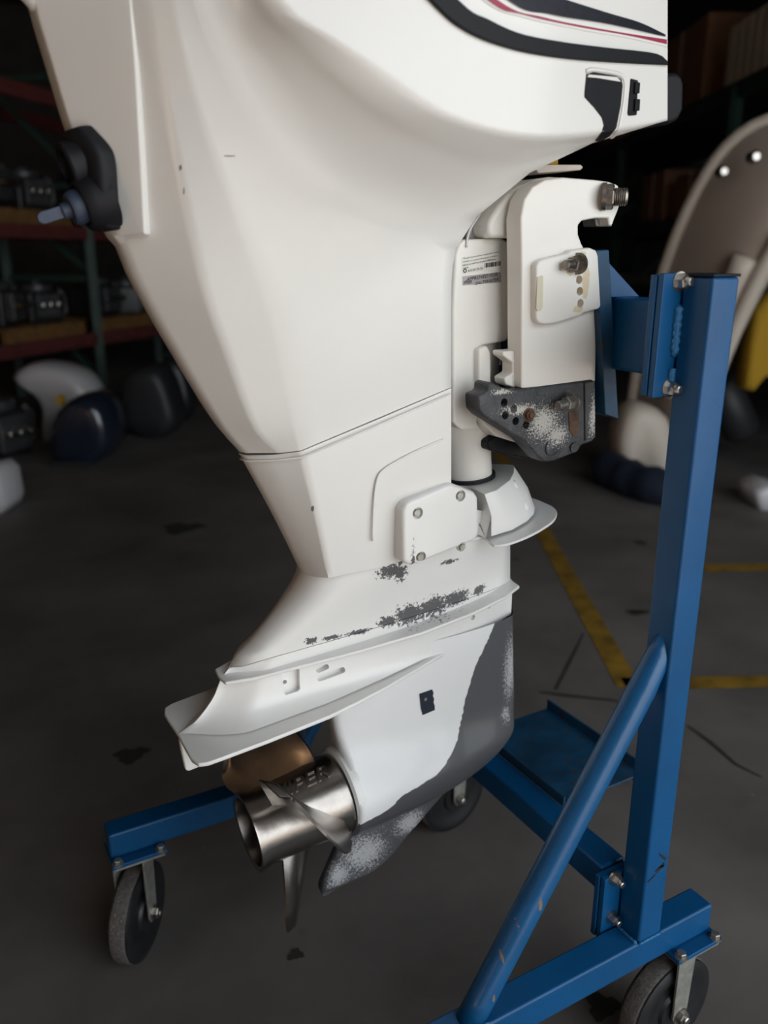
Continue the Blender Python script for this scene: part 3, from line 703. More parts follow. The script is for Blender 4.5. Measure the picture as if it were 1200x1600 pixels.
# water pick-up holes
def side(px, py, yo): return at(px, py, yo)
def inset(name, poly, yo, m, th=.012, par=mo, bev=0): return G().prism([at(px, py, yo) for px, py in poly], (0, th, 0)).obj(name, m, par, bevel=bev)
def slot(a, b, r):
    A, B = Vector(a), Vector(b); d = (B-A).normalized(); nn = Vector((-d.y, d.x))
    P = [A+nn*r*math.cos(t)-d*r*math.sin(t) for t in np.linspace(0, math.pi, 8)]+[B-nn*r*math.cos(t)+d*r*math.sin(t) for t in np.linspace(0, math.pi, 8)]
    return patch(TN, [tuple(p) for p in P], .004, .016)
holes = [patch(TN, [(441, 1050), (466, 1043), (468, 1047), (469, 1076), (466, 1080), (447, 1086), (444, 1083)], .004, .016),
         drill(hit(TN, 449, 1070), .0035, .024), slot((498, 1047), (510, 1042), 4.2), slot((500, 1060), (535, 1047), 4.6)]
holes += [drill(hit(TN, px, py), .0050, .008) for px, py in ((668, 983), (739, 965), (764, 947))]
cut(neck, holes, 50)
TG = BVHTree.FromPolygons([tuple(p) for p in V], Fc)
pat = [(655, 1084), (675, 1077), (677, 1082), (676, 1087), (678, 1092), (677, 1097), (679, 1103), (679, 1109), (660, 1117), (657, 1105)]
patch(TG, pat, .0012, .002).obj('rubber_patch', 'bg_navy', mo)
p = hit(TG, 664, 1092); G().lathe(p, (0, 1, 0), [(-.0025, .003), (.003, .003)], 12).obj('screw_head', 'dull_steel', mo)
# bearing carrier ring behind the hub
cF = Vector((XT, Y0, ZT(XT)))
G().lathe(cF-axh*.004, axh, [(.002, .066), (.001, .0725), (.005, .0780), (.012, .0795), (.02, .078)], 44).obj('carrier_ring', 'white_leg', mo, auto=40)

# propeller
pr = G().lathe(hubc, axh, [(.002, .0585), (0, .0655), (.001, .0682), (.006, .0680), (.018, .0650), (.05, .0638), (.10, .0655), (.14, .0685), (.165, .0705), (.172, .0695)], 64, cap=False)
pr.lathe(hubc, axh, [(.002, .0585), (.03, .056), (.09, .054), (.12, .05)], 64, cap=False)
pr.lathe(hubc, axh, [(.118, .056), (.12, .01)], 64, cap=False)
pro = pr.obj('propeller', 'steel', mo, auto=40)
e_up = Vector((-KH, 0, 1)).normalized(); e_n = Vector((0, -1, 0))
def pp(x, phi, r): return hubc+axh*x+(e_up*math.cos(phi)+e_n*math.sin(phi))*r
KPI = .085
for b in range(3):
    ph0 = math.radians(57+120*b); g = G(); rowsB = []
    for i in range(19):
        f = i/18; r = .060+.124*f
        h = np.interp(f, [0, .25, .5, .75, .9, .97, 1], [.60, .62, .60, .54, .45, .36, .22])
        sk = np.interp(f, [0, .5, 1], [0.05, 0.0, -.06])
        row = []
        for j in range(23):
            q = -1+2*j/22; ph = q*h+sk
            x = .098+KPI*ph*np.interp(f, [0, 1], [.92, 1.0])-.034*f**1.5+(.012 if q < -.8 else 0)*(-1)*(-.8-q)*5
            row.append(pp(x, ph0+ph, r))
        rowsB.append(row)
    # thickness
    nrm = []
    front = []; back = []
    for i in range(19):
        fr_, bk = [], []
        for j in range(23):
            du = rowsB[i][min(j+1, 22)]-rowsB[i][max(j-1, 0)]; dv = rowsB[min(i+1, 18)][j]-rowsB[max(i-1, 0)][j]
            nn = du.cross(dv); nn = nn.normalized() if nn.length > 1e-9 else axh
            q = -1+2*j/22; th = (.0050-.0028*i/18)*(1-.62*q*q)+.0006
            fr_.append(rowsB[i][j]+nn*th); bk.append(rowsB[i][j]-nn*th)
        front.append(fr_); back.append(bk)
    g.grid(front); g.grid(back)
    g.grid([[r[0] for r in front], [r[0] for r in back]]); g.grid([[r[-1] for r in front], [r[-1] for r in back]])
    g.grid([front[-1], back[-1]])
    g.obj('blade', 'steel', pro, auto=50)
nut = G().lathe(hubc+axh*.045, axh, [(0, .0065), (.001, .010), (.06, .010)], 16)
nut.lathe(hubc+axh*.058, axh, [(0, .0185), (.03, .0185)], 6); nut.lathe(hubc+axh*.085, axh, [(0, .03), (.006, .03), (.035, .045)], 24)
for k in range(6):
    a = k*math.pi/3; nut.obox(hubc+axh*.052+(e_up*math.cos(a)+e_n*math.sin(a))*.0145, axh*.007, (e_up*math.cos(a)+e_n*math.sin(a))*.0035, (e_n*math.cos(a)-e_up*math.sin(a))*.004)
nut.obj('shaft_nut', 'chrome', pro, auto=35)
TV, TF = text_geo('VIPER', .046, .0010, .25, 3)
phT = math.radians(14)
def hubr(x): return float(np.interp(x, [.05, .10, .14, .165], [.0638, .0655, .0685, .0705]))
obj('raised_lettering', [pp(.100+v.x*.92, phT-v.y*.8/.066, hubr(.100+v.x*.92)+.0016+v.z) for v in TV], TF, 'stud', pro)

# bolted side plate on the mid leg
pp_ = [(630, 876), (629, 800), (633, 789), (641, 783), (700, 757), (707, 756), (742, 769), (748, 778), (749, 832), (747, 840), (740, 846), (655, 881), (643, 884), (634, 882)]
mp_ = G().prism([at(px, py, -.116) for px, py in pp_], (0, .05, 0)).obj('mount_cover', 'white_leg', mo, bevel=.007, seg=4)
cb_ = []
for px, py in ((653, 802), (720, 775), (658, 871), (724, 856)):
    p = at(px, py, -.1165)
    cb_.append(drill(p, .0092, .0062, n=24))
    bolt('bolt', p+Vector((0, .0065, 0)), (0, -1, 0), .0062, .0045, mp_, m='galv', nut=.7, stud=False)
cut(mp_, cb_)
# swivel tube and lower mount skirt
sw0 = at(733, 740, -.02); sw1 = at(727, 560, -.02)
ax_s = Vector((-KT, 0, 1)).normalized()
cs = at(732, 735, -.005)
G().lathe(cs-ax_s*.03, ax_s, [(0, .040), (.06, .040), (.085, .043), (.12, .056), (.15, .060), (.30, .060)], 32).obj('swivel_tube', 'bracket_white', mo, auto=50)
G().lathe(cs-ax_s*.012, ax_s, [(0, .046), (.006, .0455)], 32).obj('tube_gap_shade', 'black_rubber', mo)  # black ring standing in for the shade of the gap below the tube
def plan(pts_, z, k=KT, x0=.78): return [Vector((x, Y0-hw, z+k*(x-x0))) for x, hw in pts_]
def plane_pts(pix, x0, z0): return [APL(px, py, x0, z0, TH) for px, py in pix]
skT = plane_pts([(711, 746), (757, 772), (776, 766), (797, 750), (803, 738), (800, 728)], .78, 1.040)
skB = plane_pts([(759, 841), (768, 838), (800, 828), (824, 814), (834, 803), (836, 794)], .78, .964)
skB[0] = Vector((skB[0].x, skB[0].y, skB[0].z))
for q in (skT, skB):
    q[-1].y = min(q[-1].y, Y0-.01); q.append(Vector((q[-1].x+.006, Y0, q[-1].z)))
g = G().grid([skT, [a.lerp(b, .5)+Vector((.004, -.004, 0)) for a, b in zip(skT, skB)], skB])
g.grid([skT, [cen(p) for p in skT]]); g.grid([[skT[0], skB[0]], [cen(skT[0]), cen(skB[0])]])
TS = bvh(g); g.mirror(); g.obj('mount_skirt', 'white_leg', mo, bevel=.004, seg=3)
fo = plane_pts([(757, 838), (766, 848), (775, 852), (800, 847), (830, 835), (856, 820), (868, 809), (870, 798), (862, 790)], .78, .960)
fo = [Vector(q) for q in spl([tuple(p) for p in fo], 26)]
fo = [Vector((p.x, min(p.y, Y0-.02), p.z)) for p in fo]; fo.append(Vector((fo[-1].x+.003, Y0-.005, fo[-1].z)))
fo = [Vector((.74, fo[0].y, fo[0].z))]+fo
slab('skirt_flange', fo, .005, 'white_leg', .0015)
for px, py in ((808, 757), (824, 788)):
    p = hit(TS, px-2, py); G().lathe(p, (.75, -.5, .4), [(-.012, .012), (-.004, .012), (.002, .007)], 18).obj('skirt_dimple', 'white_leg', mo, auto=60)

# clamp and swivel bracket
YB = .998
bk = [(800, 609), (815, 606), (815, 420), (814, 340), (820, 312), (833, 292), (852, 281), (880, 277), (930, 281), (952, 284), (966, 289), (971, 300), (971, 315), (965, 332), (960, 344), (957, 353), (952, 353), (951, 341), (930, 341), (910, 345), (904, 352), (904, 366), (909, 380), (915, 392), (925, 395), (930, 470), (932, 540), (931, 597), (860, 606)]
bk = [(815, 607)]+bk[2:]
for ya in (YB, 2*Y0-YB-.036):
    d = .036
    G().prism([AY(px, py, YB)+Vector((0, ya-YB, 0)) for px, py in bk], (0, d, 0)).obj('clamp_bracket', 'bracket_white', mo, bevel=.006, seg=4)
# stepped inner web of the bracket
web = [(800, 548), (830, 545), (830, 604), (812, 609), (790, 601), (788, 591), (801, 583), (801, 567), (786, 556), (786, 549)]
G().prism([AY(px, py, YB+.018) for px, py in web], (0, .028, 0)).obj('bracket_web', 'bracket_white', mo, bevel=.003, seg=3)
# raised pad with stud holes
pad = [(838, 498), (838, 416), (842, 408), (852, 404), (888, 396), (893, 391), (922, 387), (932, 391), (936, 400), (940, 478), (936, 483), (920, 487), (912, 489), (908, 493), (870, 505), (852, 507), (842, 505)]
G().prism([AY(px, py, YB-.013) for px, py in pad], (0, .018, 0)).obj('bracket_pad', 'bracket_stained', mo, bevel=.005, seg=3); bpad = bpy.data.objects['bracket_pad']
ip = [(840, 433), (846, 430), (849, 432), (848, 480), (845, 486), (840, 486), (838, 482)]
G().prism([AY(px, py, YB-.0138) for px, py in ip], (0, .004, 0)).obj('pad_inset', 'stainpad', mo)
cut(bpad, [drill(AY(px, py, YB-.0132), .0064, .014) for px, py in ((905, 437), (906, 455), (907, 474))])
p = AY(903, 412, YB-.016); bolt('bolt', p, (-1, -.30, -.05), .0125, .034, mo, m='stud', nut=.4)
# clamp screw in the hook
p = AY(950, 308, YB); dcl = Vector((.72, -.69, -.0)).normalized()
cl = G().lathe(p+Vector((-.012, .0, 0)), dcl, [(0, .020), (.006, .020)], 24); cl.lathe(p+Vector((-.006, 0, 0)), dcl, [(0, .0185), (.011, .0185), (.013, .016)], 6); cl.lathe(p, dcl, [(0, .0135)]+[(.006+k*.0015, .0135 if k % 2 else .0120) for k in range(14)]+[(.029, .011)], 24)
cl.obj('clamp_screw', 'stud', mo, auto=35)
G().prism([AY(px, py, YB+.02) for px, py in [(930, 341), (955, 338), (957, 354), (932, 354)]], (0, .03, 0)).obj('clamp_foot', 'dull_steel', mo, bevel=.002)
# swivel bracket housing, centre casting with arched arm
swb = [(712, 398), (718, 380), (726, 374), (786, 372), (794, 377), (797, 387), (797, 525), (792, 533), (752, 541), (747, 548), (748, 640), (746, 660), (752, 672), (720, 672), (708, 660), (708, 480)]
sb = G().prism([at(px, py, -.078) for px, py in swb], (0, .156, 0)).obj('swivel_bracket', 'bracket_white', mo, bevel=.006, seg=4)
arm = [(766, 372), (762, 356), (768, 340), (780, 322), (795, 304), (812, 291), (840, 280), (862, 276), (900, 278), (930, 300), (900, 330), (860, 345), (820, 360), (800, 372)]
G().prism([at(px, py, -.098) for px, py in arm], (0, .196, 0)).obj('tilt_arm', 'bracket_white', mo, bevel=.008, seg=4)
arm2 = [(727, 378), (738, 350), (755, 330), (785, 302), (815, 284), (830, 284), (800, 305), (778, 330), (768, 345), (764, 376)]
G().prism([at(px, py, -.060) for px, py in arm2], (0, .12, 0)).obj('steering_yoke', 'dull_steel', mo, bevel=.004)
G().prism([at(px, py, -.045) for px, py in [(712, 400), (732, 350), (760, 322), (756, 318), (730, 344), (712, 380)]], (0, .09, 0)).obj('hose_bundle', 'black_rubber', mo, bevel=.004)
G().tube([at(*q) for q in spl([(729, 386, -.080), (731, 368, -.078), (738, 352, -.075), (750, 335, -.07)], 12)], .0018, 8).obj('control_cable', 'bg_white', mo, smooth=True)
low = [(748, 545), (762, 540), (768, 552), (768, 600), (763, 608), (762, 650), (800, 676), (822, 690), (808, 692), (775, 682), (756, 664), (748, 640)]
G().prism([at(px, py, -.090) for px, py in low], (0, .18, 0)).obj('thrust_block', 'bracket_white', mo, bevel=.004, seg=3)
# steering plate on top and yellow tag
G().prism([at(px, py, -.03) for px, py in [(835, 262), (846, 257), (908, 257), (912, 261), (908, 266), (842, 271)]], (0, .06, 0)).obj('steering_arm', 'hull_light', mo, bevel=.002)
G().prism([at(px, py, -.02) for px, py in [(850, 256), (862, 248), (872, 248), (872, 257)]], (0, .03, 0)).obj('cable_tag', 'yellow_cloth', mo)
# corroded lower casting
cb = [(763, 600), (770, 597), (775, 601), (800, 611), (830, 606), (928, 593), (931, 610), (931, 684), (926, 690), (909, 696), (904, 706), (866, 721), (851, 722), (845, 718), (820, 690), (758, 652), (749, 642), (748, 619), (762, 612)]
for ya in (YB-.004, 2*Y0-YB-.034):
    co = G().prism([AY(px, py, YB-.004)+Vector((0, ya-YB+.004, 0)) for px, py in cb], (0, .038, 0)).obj('trim_bracket', 'corroded', mo, bevel=.005, seg=3)
    if ya < Y0: co1 = co
cut(co1, [drill(AY(px, py, YB-.0042), .0064, .018) for px, py in ((788, 629), (803, 639), (790, 649), (806, 658), (822, 664))])
bolt('bolt', AY(826, 648, YB-.004), (-.1, -1, 0), .0085, .010, co1, m='rust', nut=.5)
bolt('bolt', AY(893, 628, YB-.014), (-1, -.25, -.05), .0115, .036, co1, m='dull_steel', nut=.38)
G().lathe(AY(862, 699, YB-.004), (0, 1, 0), [(-.0035, .0125), (-.003, .0135), (.004, .0135)], 28).obj('pivot_pin', 'corroded', co1, auto=40)
G().lathe(AY(896, 699, YB-.004), (0, 1, 0), [(-.003, .008), (.004, .008)], 18).obj('grease_cap', 'corroded', co1, auto=40)
G().prism([AY(px, py, YB-.0052) for px, py in [(889, 645), (901, 641), (905, 650), (904, 676), (896, 682), (890, 672)]], (0, .003, 0)).obj('rust_patch', 'rust', co1)
G().prism([AY(px, py, YB-.007) for px, py in [(914, 598), (930, 595), (931, 684), (915, 689)]], (0, .012, 0)).obj('edge_flange', 'corroded', co1, bevel=.002)
G().prism([at(px, py, -.07) for px, py in [(762, 690), (775, 682), (812, 692), (835, 712), (850, 721), (830, 718), (790, 712), (765, 704)]], (0, .14, 0)).obj('trim_cylinder', 'black_plastic', mo, bevel=.006)
# labels on the swivel bracket
nY = -.0784
def lab(name, a, b, c, d_, off, m, par=sb): return G().prism([at(*q, nY-off) for q in (a, b, c, d_)], (0, .0003, 0)).obj(name, m, par)
notice = lab('notice_label', (722, 402), (782, 392), (782, 418), (722, 427), .0002, 'label_paper')
stk = lab('saltwater_sticker', (723, 432), (782, 425), (783, 441), (723, 446), .0003, 'silver_film')
def line_text(body, c, wd, off, m, par, name='printed_text', ht=None, shear=0, th=8.3):
    TV, TF = text_geo(body, .01, 0, shear); x0 = min(v.x for v in TV); x1 = max(v.x for v in TV); y0_ = min(v.y for v in TV); y1_ = max(v.y for v in TV)
    k = wd/(x1-x0); ky = (ht/(y1_-y0_)) if ht else k; o = at(*c, nY-off); ct, sn = math.cos(math.radians(th)), math.sin(math.radians(th))
    obj(name, [o+Vector(((v.x-(x0+x1)/2)*k*ct-(v.y-(y0_+y1_)/2)*ky*sn, 0, (v.x-(x0+x1)/2)*k*sn+(v.y-(y0_+y1_)/2)*ky*ct)) for v in TV], TF, m, par)
line_text('This spark ignition system complies with Canadian', (752, 399), .066, .0009, 'ink', notice, ht=.0026)
line_text('ICES-002. Ce systeme d\'allumage par etincelle de', (751, 404.5), .064, .0009, 'ink', notice, ht=.0026)
line_text('vehicule est conforme a la norme NMB-002 du', (749, 409.5), .061, .0009, 'ink', notice, ht=.0026)
line_text('Canada', (728, 418), .009, .0009, 'ink', notice, ht=.0026)
line_text('ACN 067 276 526', (743, 421), .028, .0009, 'ink', notice, ht=.0034)
g = G().lathe(at(726.5, 423, nY-.0008), (0, 1, 0), [(0, .0031), (-.0003, .0031), (-.0003, .0018), (0, .0018)], 16, cap=False); g.obj('tick_mark', 'ink', notice)
rnd = random.Random(3); px = 757.5
while px < 781:
    wpx = rnd.choice([.7, 1.2, 1.9]); s = -(px-757)*.145
    G().prism([at(px, 411.5+s, nY-.0008), at(px+wpx, 411.4+s, nY-.0008), at(px+wpx, 418.4+s, nY-.0008), at(px, 418.5+s, nY-.0008)], (0, .0002, 0)).obj('barcode_bar', 'ink', notice)
    px += wpx+rnd.choice([.6, .9, 1.1])
line_text('APPROVED FOR', (753, 432.6), .058, .0009, 'ink', stk, ht=.0050, shear=.35, th=7)
line_text('SALTWATER', (761, 439.6), .044, .0009, 'ink', stk, ht=.0046, shear=.35, th=7)
for k in range(3):
    G().tube([at(*q) for q in [(725, 440+1.6*k, nY-.0008), (729, 438.8+1.6*k, nY-.0008), (733, 439.6+1.6*k, nY-.0008), (737, 438.2+1.6*k, nY-.0008)]], .0004, 6).obj('wave_mark', 'ink', stk)
# paint scars on the near post
for P in ([(1030, 1333), (1041, 1340), (1040, 1345), (1031, 1337)], [(1024, 1362), (1038, 1347), (1039, 1352), (1026, 1365)], [(1012, 1378), (1024, 1366), (1024, 1368), (1013, 1380)], [(1027, 1358), (1037, 1350), (1037, 1354)]):
    G().prism([AY(px, py, .7592) for px, py in P], (0, .002, 0)).obj('paint_scar', 'ink', st)

# ---------------------------------------------------------------- background: storage racks and stock
def ND(px, py, D): return AD(px, py, D)
FW = Vector((DX, DY, 0)); LT = Vector((RX, RY, 0))
def prismD(poly, D, depth): return G().prism([AD(px, py, D) for px, py in poly], FW*depth)
def beam(a, b, wx, wz):
    a, b = Vector(a), Vector(b); d = (b-a); L = d.length; d.normalize(); sd = d.cross(Vector((0, 0, 1)))
    sd = sd.normalized() if sd.length > .01 else Vector((1, 0, 0)); u = sd.cross(d).normalized()
    return G().obox((a+b)/2, d*L/2, sd*wx/2, u*wz/2)
# left rack
RB = Vector((1.67, 8.78, 0)); RD = Vector((.72, .69, 0)).normalized(); RF = Vector((-.69, .72, 0)).normalized()
rk = thing('pallet_rack', RB, 'tall green pallet rack with red beams at the back of the shop', 'rack')
HT = 4.3
def frame(root, o, fdir, dep, ht, levels):
    for q in (o, o+fdir*dep): beam(q, q+Vector((0, 0, ht)), .085, .085).obj('upright', 'rack_green', root)
    z = .15; k = 0
    for z0, z1 in levels:
        beam(o+Vector((0, 0, z0)), o+fdir*dep+Vector((0, 0, z1)), .04, .05).obj('frame_brace', 'rack_green', root)
lv = [(.15, .15), (.2, 1.15), (1.2, 1.2), (1.25, 2.0), (2.05, 2.05), (2.1, 3.0), (3.0, 3.0)]
for k in (-1, 0, 1): frame(rk, RB+RD*2.7*k, RF, 1.0, HT, lv)
SH = (.62, 1.62, 2.75)
for k in (-1, 0):
    for z in SH:
        for q in (0, 1.0):
            a = RB+RD*2.7*k+RF*q+Vector((0, 0, z)); beam(a, a+RD*2.7, .05, .12).obj('shelf_beam', 'rack_red', rk)
# pallets
def pallet(o, d, f, label, L=1.1, W_=.9):
    r = thing('wooden_pallet', o, label, 'pallet', 'pallets on the rack')
    for k in range(3):
        q = o+f*(W_*k/2)+Vector((0, 0, .05)); beam(q, q+d*L, .05, .1).obj('stringer', 'pallet', r)
    for k in range(6):
        q = o+d*(L*(k+.5)/6)+Vector((0, 0, .111)); beam(q-f*.03, q+f*(W_+.03), .12, .02).obj('deck_board', 'pallet', r)
for k, (t, lev) in enumerate([(-1.25, 0), (.12, 0), (1.35, 0), (-1.3, 1), (.15, 1)]):
    pallet(RB+RD*t+RF*.05+Vector((0, 0, SH[lev]+.061)), RD, RF, ['orange wooden pallet on the lower red beams before the front upright', 'orange wooden pallet on the lower red beams just past the upright', 'orange wooden pallet at the far end of the lower beams', 'orange wooden pallet on the middle beams before the upright', 'orange wooden pallet on the middle beams past the upright'][k])
# powerheads on the pallets
def powerhead(o, yaw, sc, label, grp):
    r = thing('outboard_powerhead', o, label, 'engine', grp); R = Matrix.Rotation(yaw, 3, 'Z')
    def T(g): g.v = [o+R @ (p*sc) for p in g.v]; return g
    T(G().box((-.2, -.18, 0), (.2, .18, .34))).obj('engine_block', 'engine_dark', r, bevel=.03*sc)
    T(G().box((-.14, -.26, .06), (.14, -.17, .32))).obj('cylinder_head', 'engine_grey', r, bevel=.015*sc)
    T(G().lathe((0, 0, .34), (0, 0, 1), [(0, .17), (.04, .18), (.07, .17), (.08, .06), (.11, .05)], 20)).obj('flywheel', 'engine_grey', r, auto=40)
    for k in range(3):
        T(G().lathe((-.09+.09*k, -.26, .20), (0, -1, 0), [(0, .032), (.07, .03), (.075, .02)], 12)).obj('intake_trumpet', 'chrome', r, auto=40)
    T(G().tube([(.2, -.1, .05), (.27, -.12, .1), (.27, -.12, .28), (.18, -.14, .36)], .022, 10)).obj('hose', 'engine_grey', r, smooth=True)
face = math.atan2(RF.y, RF.x)-math.pi/2
PW = 'bare black and grey powerhead on the left rack\'s '
for t, q, lev, sc, dy, lb in [(-1.0, .35, 0, .95, .3, 'lower pallet, away from the upright'), (-.40, .35, 0, .85, -.4, 'lower pallet, next to the bracing'), (.42, .3, 0, .95, 0, 'lower shelf just past the front upright'), (1.0, .3, 0, .85, .6, 'lower shelf, second past the upright'), (1.75, .3, 0, .95, .1, 'lower shelf, last in its row'),
                          (-1.05, .3, 1, 1.0, .2, 'middle shelf on the near pallet\'s end'), (-.4, .35, 1, .85, -.3, 'middle shelf beside the bracing'), (.45, .35, 1, 1.0, .4, 'middle shelf just past the upright'), (1.05, .3, 1, .85, 0, 'middle shelf, second past the upright')]:
    powerhead(RB+RD*t+RF*q+Vector((0, 0, SH[lev]+.183)), face+dy, sc, PW+lb, 'powerheads on the rack')
# cowls on the floor
def cowl(name, label, poly, D, depth, m, bev, extra=None, cat='engine cover', drop=True):
    base = AD(poly[0][0], poly[0][1], D); base.z = 0
    r = thing(name, base, label, cat)
    P = [AD(px, py, D) for px, py in poly]; zmin = min(p.z for p in P); P = [p-Vector((0, 0, zmin)) for p in P] if drop else P
    n = len(P); c = sum(P, Vector())/n; rows = []
    for f, k in ((-.02, .55), (.0, .80), (.12, .95), (.5, 1.0), (.88, .95), (1.0, .80), (1.02, .5)):
        rows.append([Vector((c.x+(p.x-c.x)*k, c.y+(p.y-c.y)*k, max(0, c.z+(p.z-c.z)*(k if p.z > .02 else 1))))+FW*depth*f for p in P])
    V = [p for rw in rows for p in rw]; Fc = [(i*n+j, i*n+(j+1) % n, (i+1)*n+(j+1) % n, (i+1)*n+j) for i in range(6) for j in range(n)]
    Fc += [tuple(range(n))[::-1], tuple(6*n+j for j in range(n))]
    obj('shell', V, Fc, m, r, smooth=True)
    if extra: extra(r, D)
    return r
def q1(r, D): prismD([(62, 690), (92, 690), (92, 684), (62, 684)], D-.02, .3).obj('rim_seal', 'bg_black', r)
cowl('engine_cowl', 'pearl white outboard cowl with curved tail standing on the floor', [(q[0], q[1]) for q in spl([(62, 690), (64, 650), (50, 622), (14, 595), (22, 580), (45, 571), (75, 573), (105, 582), (128, 597), (142, 620), (146, 640), (122, 640), (104, 650), (92, 668), (86, 690)], 40)], 6.5, .45, 'bg_white', .05)
def q2(r, D):
    prismD([(78, 730), (142, 730), (142, 722), (78, 722)], D-.03, .4).obj('rim_seal', 'bg_black', r)
    prismD([(84, 628), (90, 618), (98, 622), (96, 634)], D+.1, .06).obj('latch', 'yellow_cloth', r)
cowl('engine_cowl', 'glossy navy outboard cowl on the floor before the white cowl', [(q[0], q[1]) for q in spl([(76, 730), (72, 690), (80, 655), (96, 632), (120, 622), (145, 625), (164, 650), (172, 690), (166, 716), (142, 730)], 36)], 5.65, .5, 'bg_navy', .05, q2)
cowl('engine_cowl', 'matte dark grey outboard cowl standing near the green upright', [(q[0], q[1]) for q in spl([(192, 682), (188, 640), (192, 600), (202, 582), (235, 578), (252, 590), (268, 630), (276, 668), (262, 688), (225, 690)], 36)], 6.6, .45, 'bg_black', .05)
cowl('engine_cowl', 'black outboard cowl lying behind the dark grey cowl', [(q[0], q[1]) for q in spl([(232, 664), (240, 600), (262, 568), (285, 585), (300, 640), (290, 668)], 30)], 7.3, .4, 'engine_dark', .05)
cowl('gear_leg', 'white plastic fairing tip on the floor beside the left rack', [(-60, 836), (-50, 770), (-10, 762), (4, 775), (13, 820), (8, 834)], 4.5, .3, 'bg_white', .04, cat='fairing')
for i, (px, py, D, sc) in enumerate([(-8, 705, 6.0, 1.0), (170, 655, 7.2, .6)]):
    p = AD(px, py, D); p.z = 0
    powerhead(p, .6+i, sc, ['dark powerhead on the floor at the white cowl\'s side', 'small powerhead on the floor between navy and grey cowls'][i], 'powerheads on the floor')
# right rack running away from the door
SC2 = 1.36
def lf2(lt, fwd, z=0.0): return lf(lt*SC2, fwd*SC2, max(0, 1.41+(z-1.41)*SC2) if z > 0 else 0)
r2 = thing('pallet_rack', lf2(2.3, 5.0), 'green pallet rack behind the beige boat moulding, holding boxes', 'rack')
for fwd in (3.2, 5.9, 8.6, 11.3):
    for lt in (2.28, 3.28): beam(lf2(lt, fwd), lf2(lt, fwd, 2.46), .075, .075).obj('upright', 'rack_green', r2)
    for z0, z1 in ((.2, 1.0), (1.0, 1.8), (1.8, 2.4)): beam(lf2(2.28, fwd, z0), lf2(3.28, fwd, z1), .035, .04).obj('frame_brace', 'rack_green', r2)
for z in (.95, 1.62, 2.42):
    for k in range(3):
        for lt in (2.28, 3.28): beam(lf2(lt, 3.2+2.7*k, z), lf2(lt, 5.9+2.7*k, z), .05, .11).obj('shelf_beam', 'rack_green', r2)
        for q in range(6):
            f0 = 3.2+2.7*k+.45*q; G().add([lf2(2.28, f0+.02, z+.056), lf2(3.28, f0+.02, z+.056), lf2(3.28, f0+.43, z+.056), lf2(2.28, f0+.43, z+.056), lf2(2.28, f0+.02, z+.07), lf2(3.28, f0+.02, z+.07), lf2(3.28, f0+.43, z+.07), lf2(2.28, f0+.43, z+.07)], [(0, 3, 2, 1), (4, 5, 6, 7), (0, 1, 5, 4), (1, 2, 6, 5), (2, 3, 7, 6), (3, 0, 4, 7)]).obj('shelf_board', 'engine_dark', r2)
def carton(lt, fwd, z, w_, d_, h_, label):
    r = thing('cardboard_box', lf2(lt, fwd, z), label, 'box', 'cartons on the right rack')
    def T(a, b): 
        g = G().box(a, b); g.v = [lf2(lt+p.x, fwd+p.y, z+p.z) for p in g.v]; return g
    T((-w_/2, -d_/2, 0), (w_/2, d_/2, h_)).obj('carton', 'card', r, bevel=.01)
    T((-w_/2-.002, -.03, h_*.1), (-w_/2, .03, h_)).obj('tape', 'hull', r); T((-w_/2, -.03, h_), (w_/2, .03, h_+.002)).obj('tape', 'hull', r)
carton(2.72, 7.4, 2.491, .7, 1.1, .62, 'big brown carton on the top shelf beside the cowl nose')
carton(2.72, 9.6, 2.491, .7, .9, .8, 'tall brown carton at the top shelf\'s far end')
carton(2.75, 6.9, 1.691, .75, .7, .34, 'low brown carton on the middle shelf behind the clamp bracket')
carton(2.75, 7.85, 1.691, .75, .6, .42, 'brown carton deeper on the middle shelf')
carton(2.75, 5.2, 1.691, .7, .6, .36, 'brown carton on the middle shelf above the boat moulding')
for k, (f_, z_, lb) in enumerate([(6.5, 1.03, 'dark powerhead low on the right rack, next to the beige moulding'), (7.2, 1.03, 'dark powerhead low on the right rack, between two other powerheads'), (7.9, 1.03, 'dark powerhead low on the right rack, beside the third upright')]):
    powerhead(lf2(2.8, f_, z_), HD+1.2+.4*k, .9, lb, 'powerheads on the right rack')
beam(lf(3.08, 9.0, 1.15), lf(3.08, 12.2, 1.15), .05, .09).obj('front_rail', 'galv', r2)
# ribbed beige mouldings on the top shelf
rb = thing('ribbed_moulding', lf2(2.75, 5.6, 2.491), 'stack of ribbed beige plastic mouldings on the rack\'s top shelf', 'moulding')
for k in range(12):
    f0 = 4.7+k*.135; hh = .40 if k > 6 else .42+.12*(7-k)/3
    g = G().box((-.42, 0, 0), (.42, .135, hh)); g.v = [lf2(2.75+p.x, f0+p.y, 2.491+p.z) for p in g.v]; g.obj('rib', 'hull_light', rb, bevel=.035, seg=3)
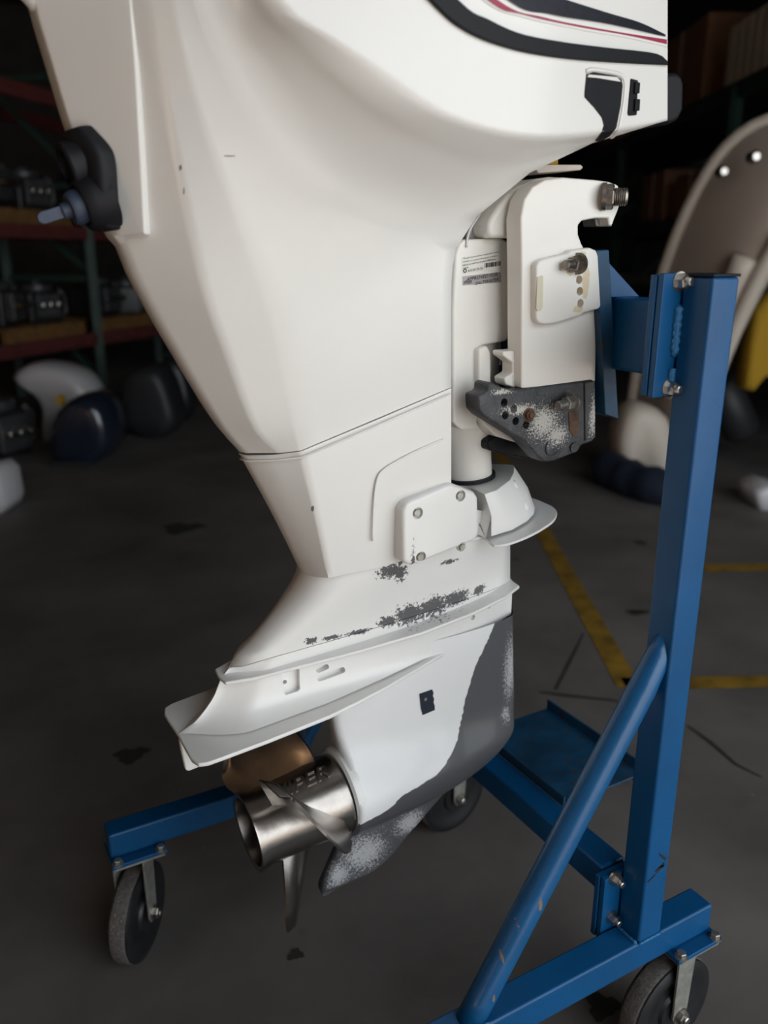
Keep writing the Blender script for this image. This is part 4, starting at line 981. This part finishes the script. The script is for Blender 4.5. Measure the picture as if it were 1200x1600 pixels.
# big boat moulding leaning upright
hl = thing('boat_moulding', AZ(1040, 690), 'large curved beige fibreglass boat moulding leaning upright beside the stand', 'boat part')
Lc = spl([(985, 655, 6.0), (1000, 560, 5.95), (1030, 450, 5.85), (1070, 340, 5.7), (1120, 250, 5.6), (1175, 200, 5.5), (1250, 175, 5.4)], 24)
Rc = spl([(1090, 665, 5.2), (1115, 600, 5.2), (1150, 520, 5.15), (1190, 440, 5.1), (1230, 370, 5.05), (1275, 310, 5.0), (1330, 260, 5.0)], 24)
LP = [AD(*q) for q in Lc]; RP = [AD(*q) for q in Rc]
rows = []
for f in np.linspace(0, 1, 21):
    rows.append([a.lerp(b, f)+(-FW*.28+LT*.02)*math.sin(math.pi*min(1, f*1.0))**.7 for a, b in zip(LP, RP)])
g = G().grid(rows); bk_ = [[p+FW*.05 for p in r] for r in rows]; g.grid(bk_)
g.grid([rows[0], bk_[0]]); g.grid([rows[-1], bk_[-1]]); g.grid([[r[0] for r in rows], [r[0] for r in bk_]]); g.grid([[r[-1] for r in rows], [r[-1] for r in bk_]])
g.obj('shell', 'hull', hl, auto=60); 
G().tube(LP, .045, 10).obj('gunwale_rim', 'hull_light', hl, smooth=True); G().tube(RP, .035, 10).obj('gunwale_rim', 'hull_light', hl, smooth=True)
for f, k0, k1_, wd in ((.34, 2, 11, .07), (.58, 3, 13, .16), (.84, 3, 16, .10)):
    i = int(f*20); P = [rows[i][k]-FW*.03 for k in range(k0, k1_)]
    G().tube(P, wd*.5, 12).obj('moulded_rib', 'hull_light', hl, smooth=True)
for px, py in ((1180, 245), (1130, 268)):
    p = AD(px, py, 5.02 if px > 1150 else 5.2); G().lathe(p, -FW, [(-.05, .035), (0, .035), (.02, .02)], 16).obj('fitting', 'chrome', hl, auto=40)
# pale seat-like shell at its foot
cowl('fibreglass_shell', 'pale beige fibreglass shell at the foot of the boat moulding', [(q[0], q[1]) for q in spl([(975, 690), (972, 640), (985, 596), (1010, 582), (1050, 600), (1062, 650), (1060, 700), (1020, 700)], 30)], 5.25, .35, 'hull_light', .05, cat='boat part')
# rolled tarp, black fender, yellow cloth, white bucket rim
tr = G(); P = [AZ(935, 750), AZ(975, 768), AZ(1020, 784), AZ(1062, 795)]; P = [p+Vector((0, 0, .10)) for p in P]
tag(tr.tube([Vector(q) for q in spl([tuple(p) for p in P], 16)], [.06, .10, .12, .11, .12, .10, .11, .12, .11, .1, .11, .12, .11, .1, .09, .05], 14).obj('rolled_tarp', 'tarp', None, smooth=True), 'dark navy tarp rolled on the floor before the beige shell', 'tarp')
p = AD(1163, 682, 5.8); a = AD(1120, 590, 5.8)
tag(G().tube([a, a.lerp(p, .1), a.lerp(p, .9), p], [.08, .13, .13, .09], 20).obj('boat_fender', 'bg_black', None, smooth=True), 'black cylindrical boat fender leaning behind the blue post', 'fender')
yc = [(1165, 610), (1172, 540), (1185, 480), (1230, 440), (1230, 600), (1200, 590), (1180, 615)]
cowl('yellow_cloth', 'mustard yellow fabric cover draped on the boat moulding\'s edge', yc, 5.2, .2, 'yellow_cloth', .04, cat='cover', drop=False)
cowl('bucket', 'white plastic tub on the floor behind the blue post', [(1192, 752), (1186, 720), (1215, 712), (1240, 720), (1235, 752)], 4.6, .3, 'bg_white', .04, cat='tub')
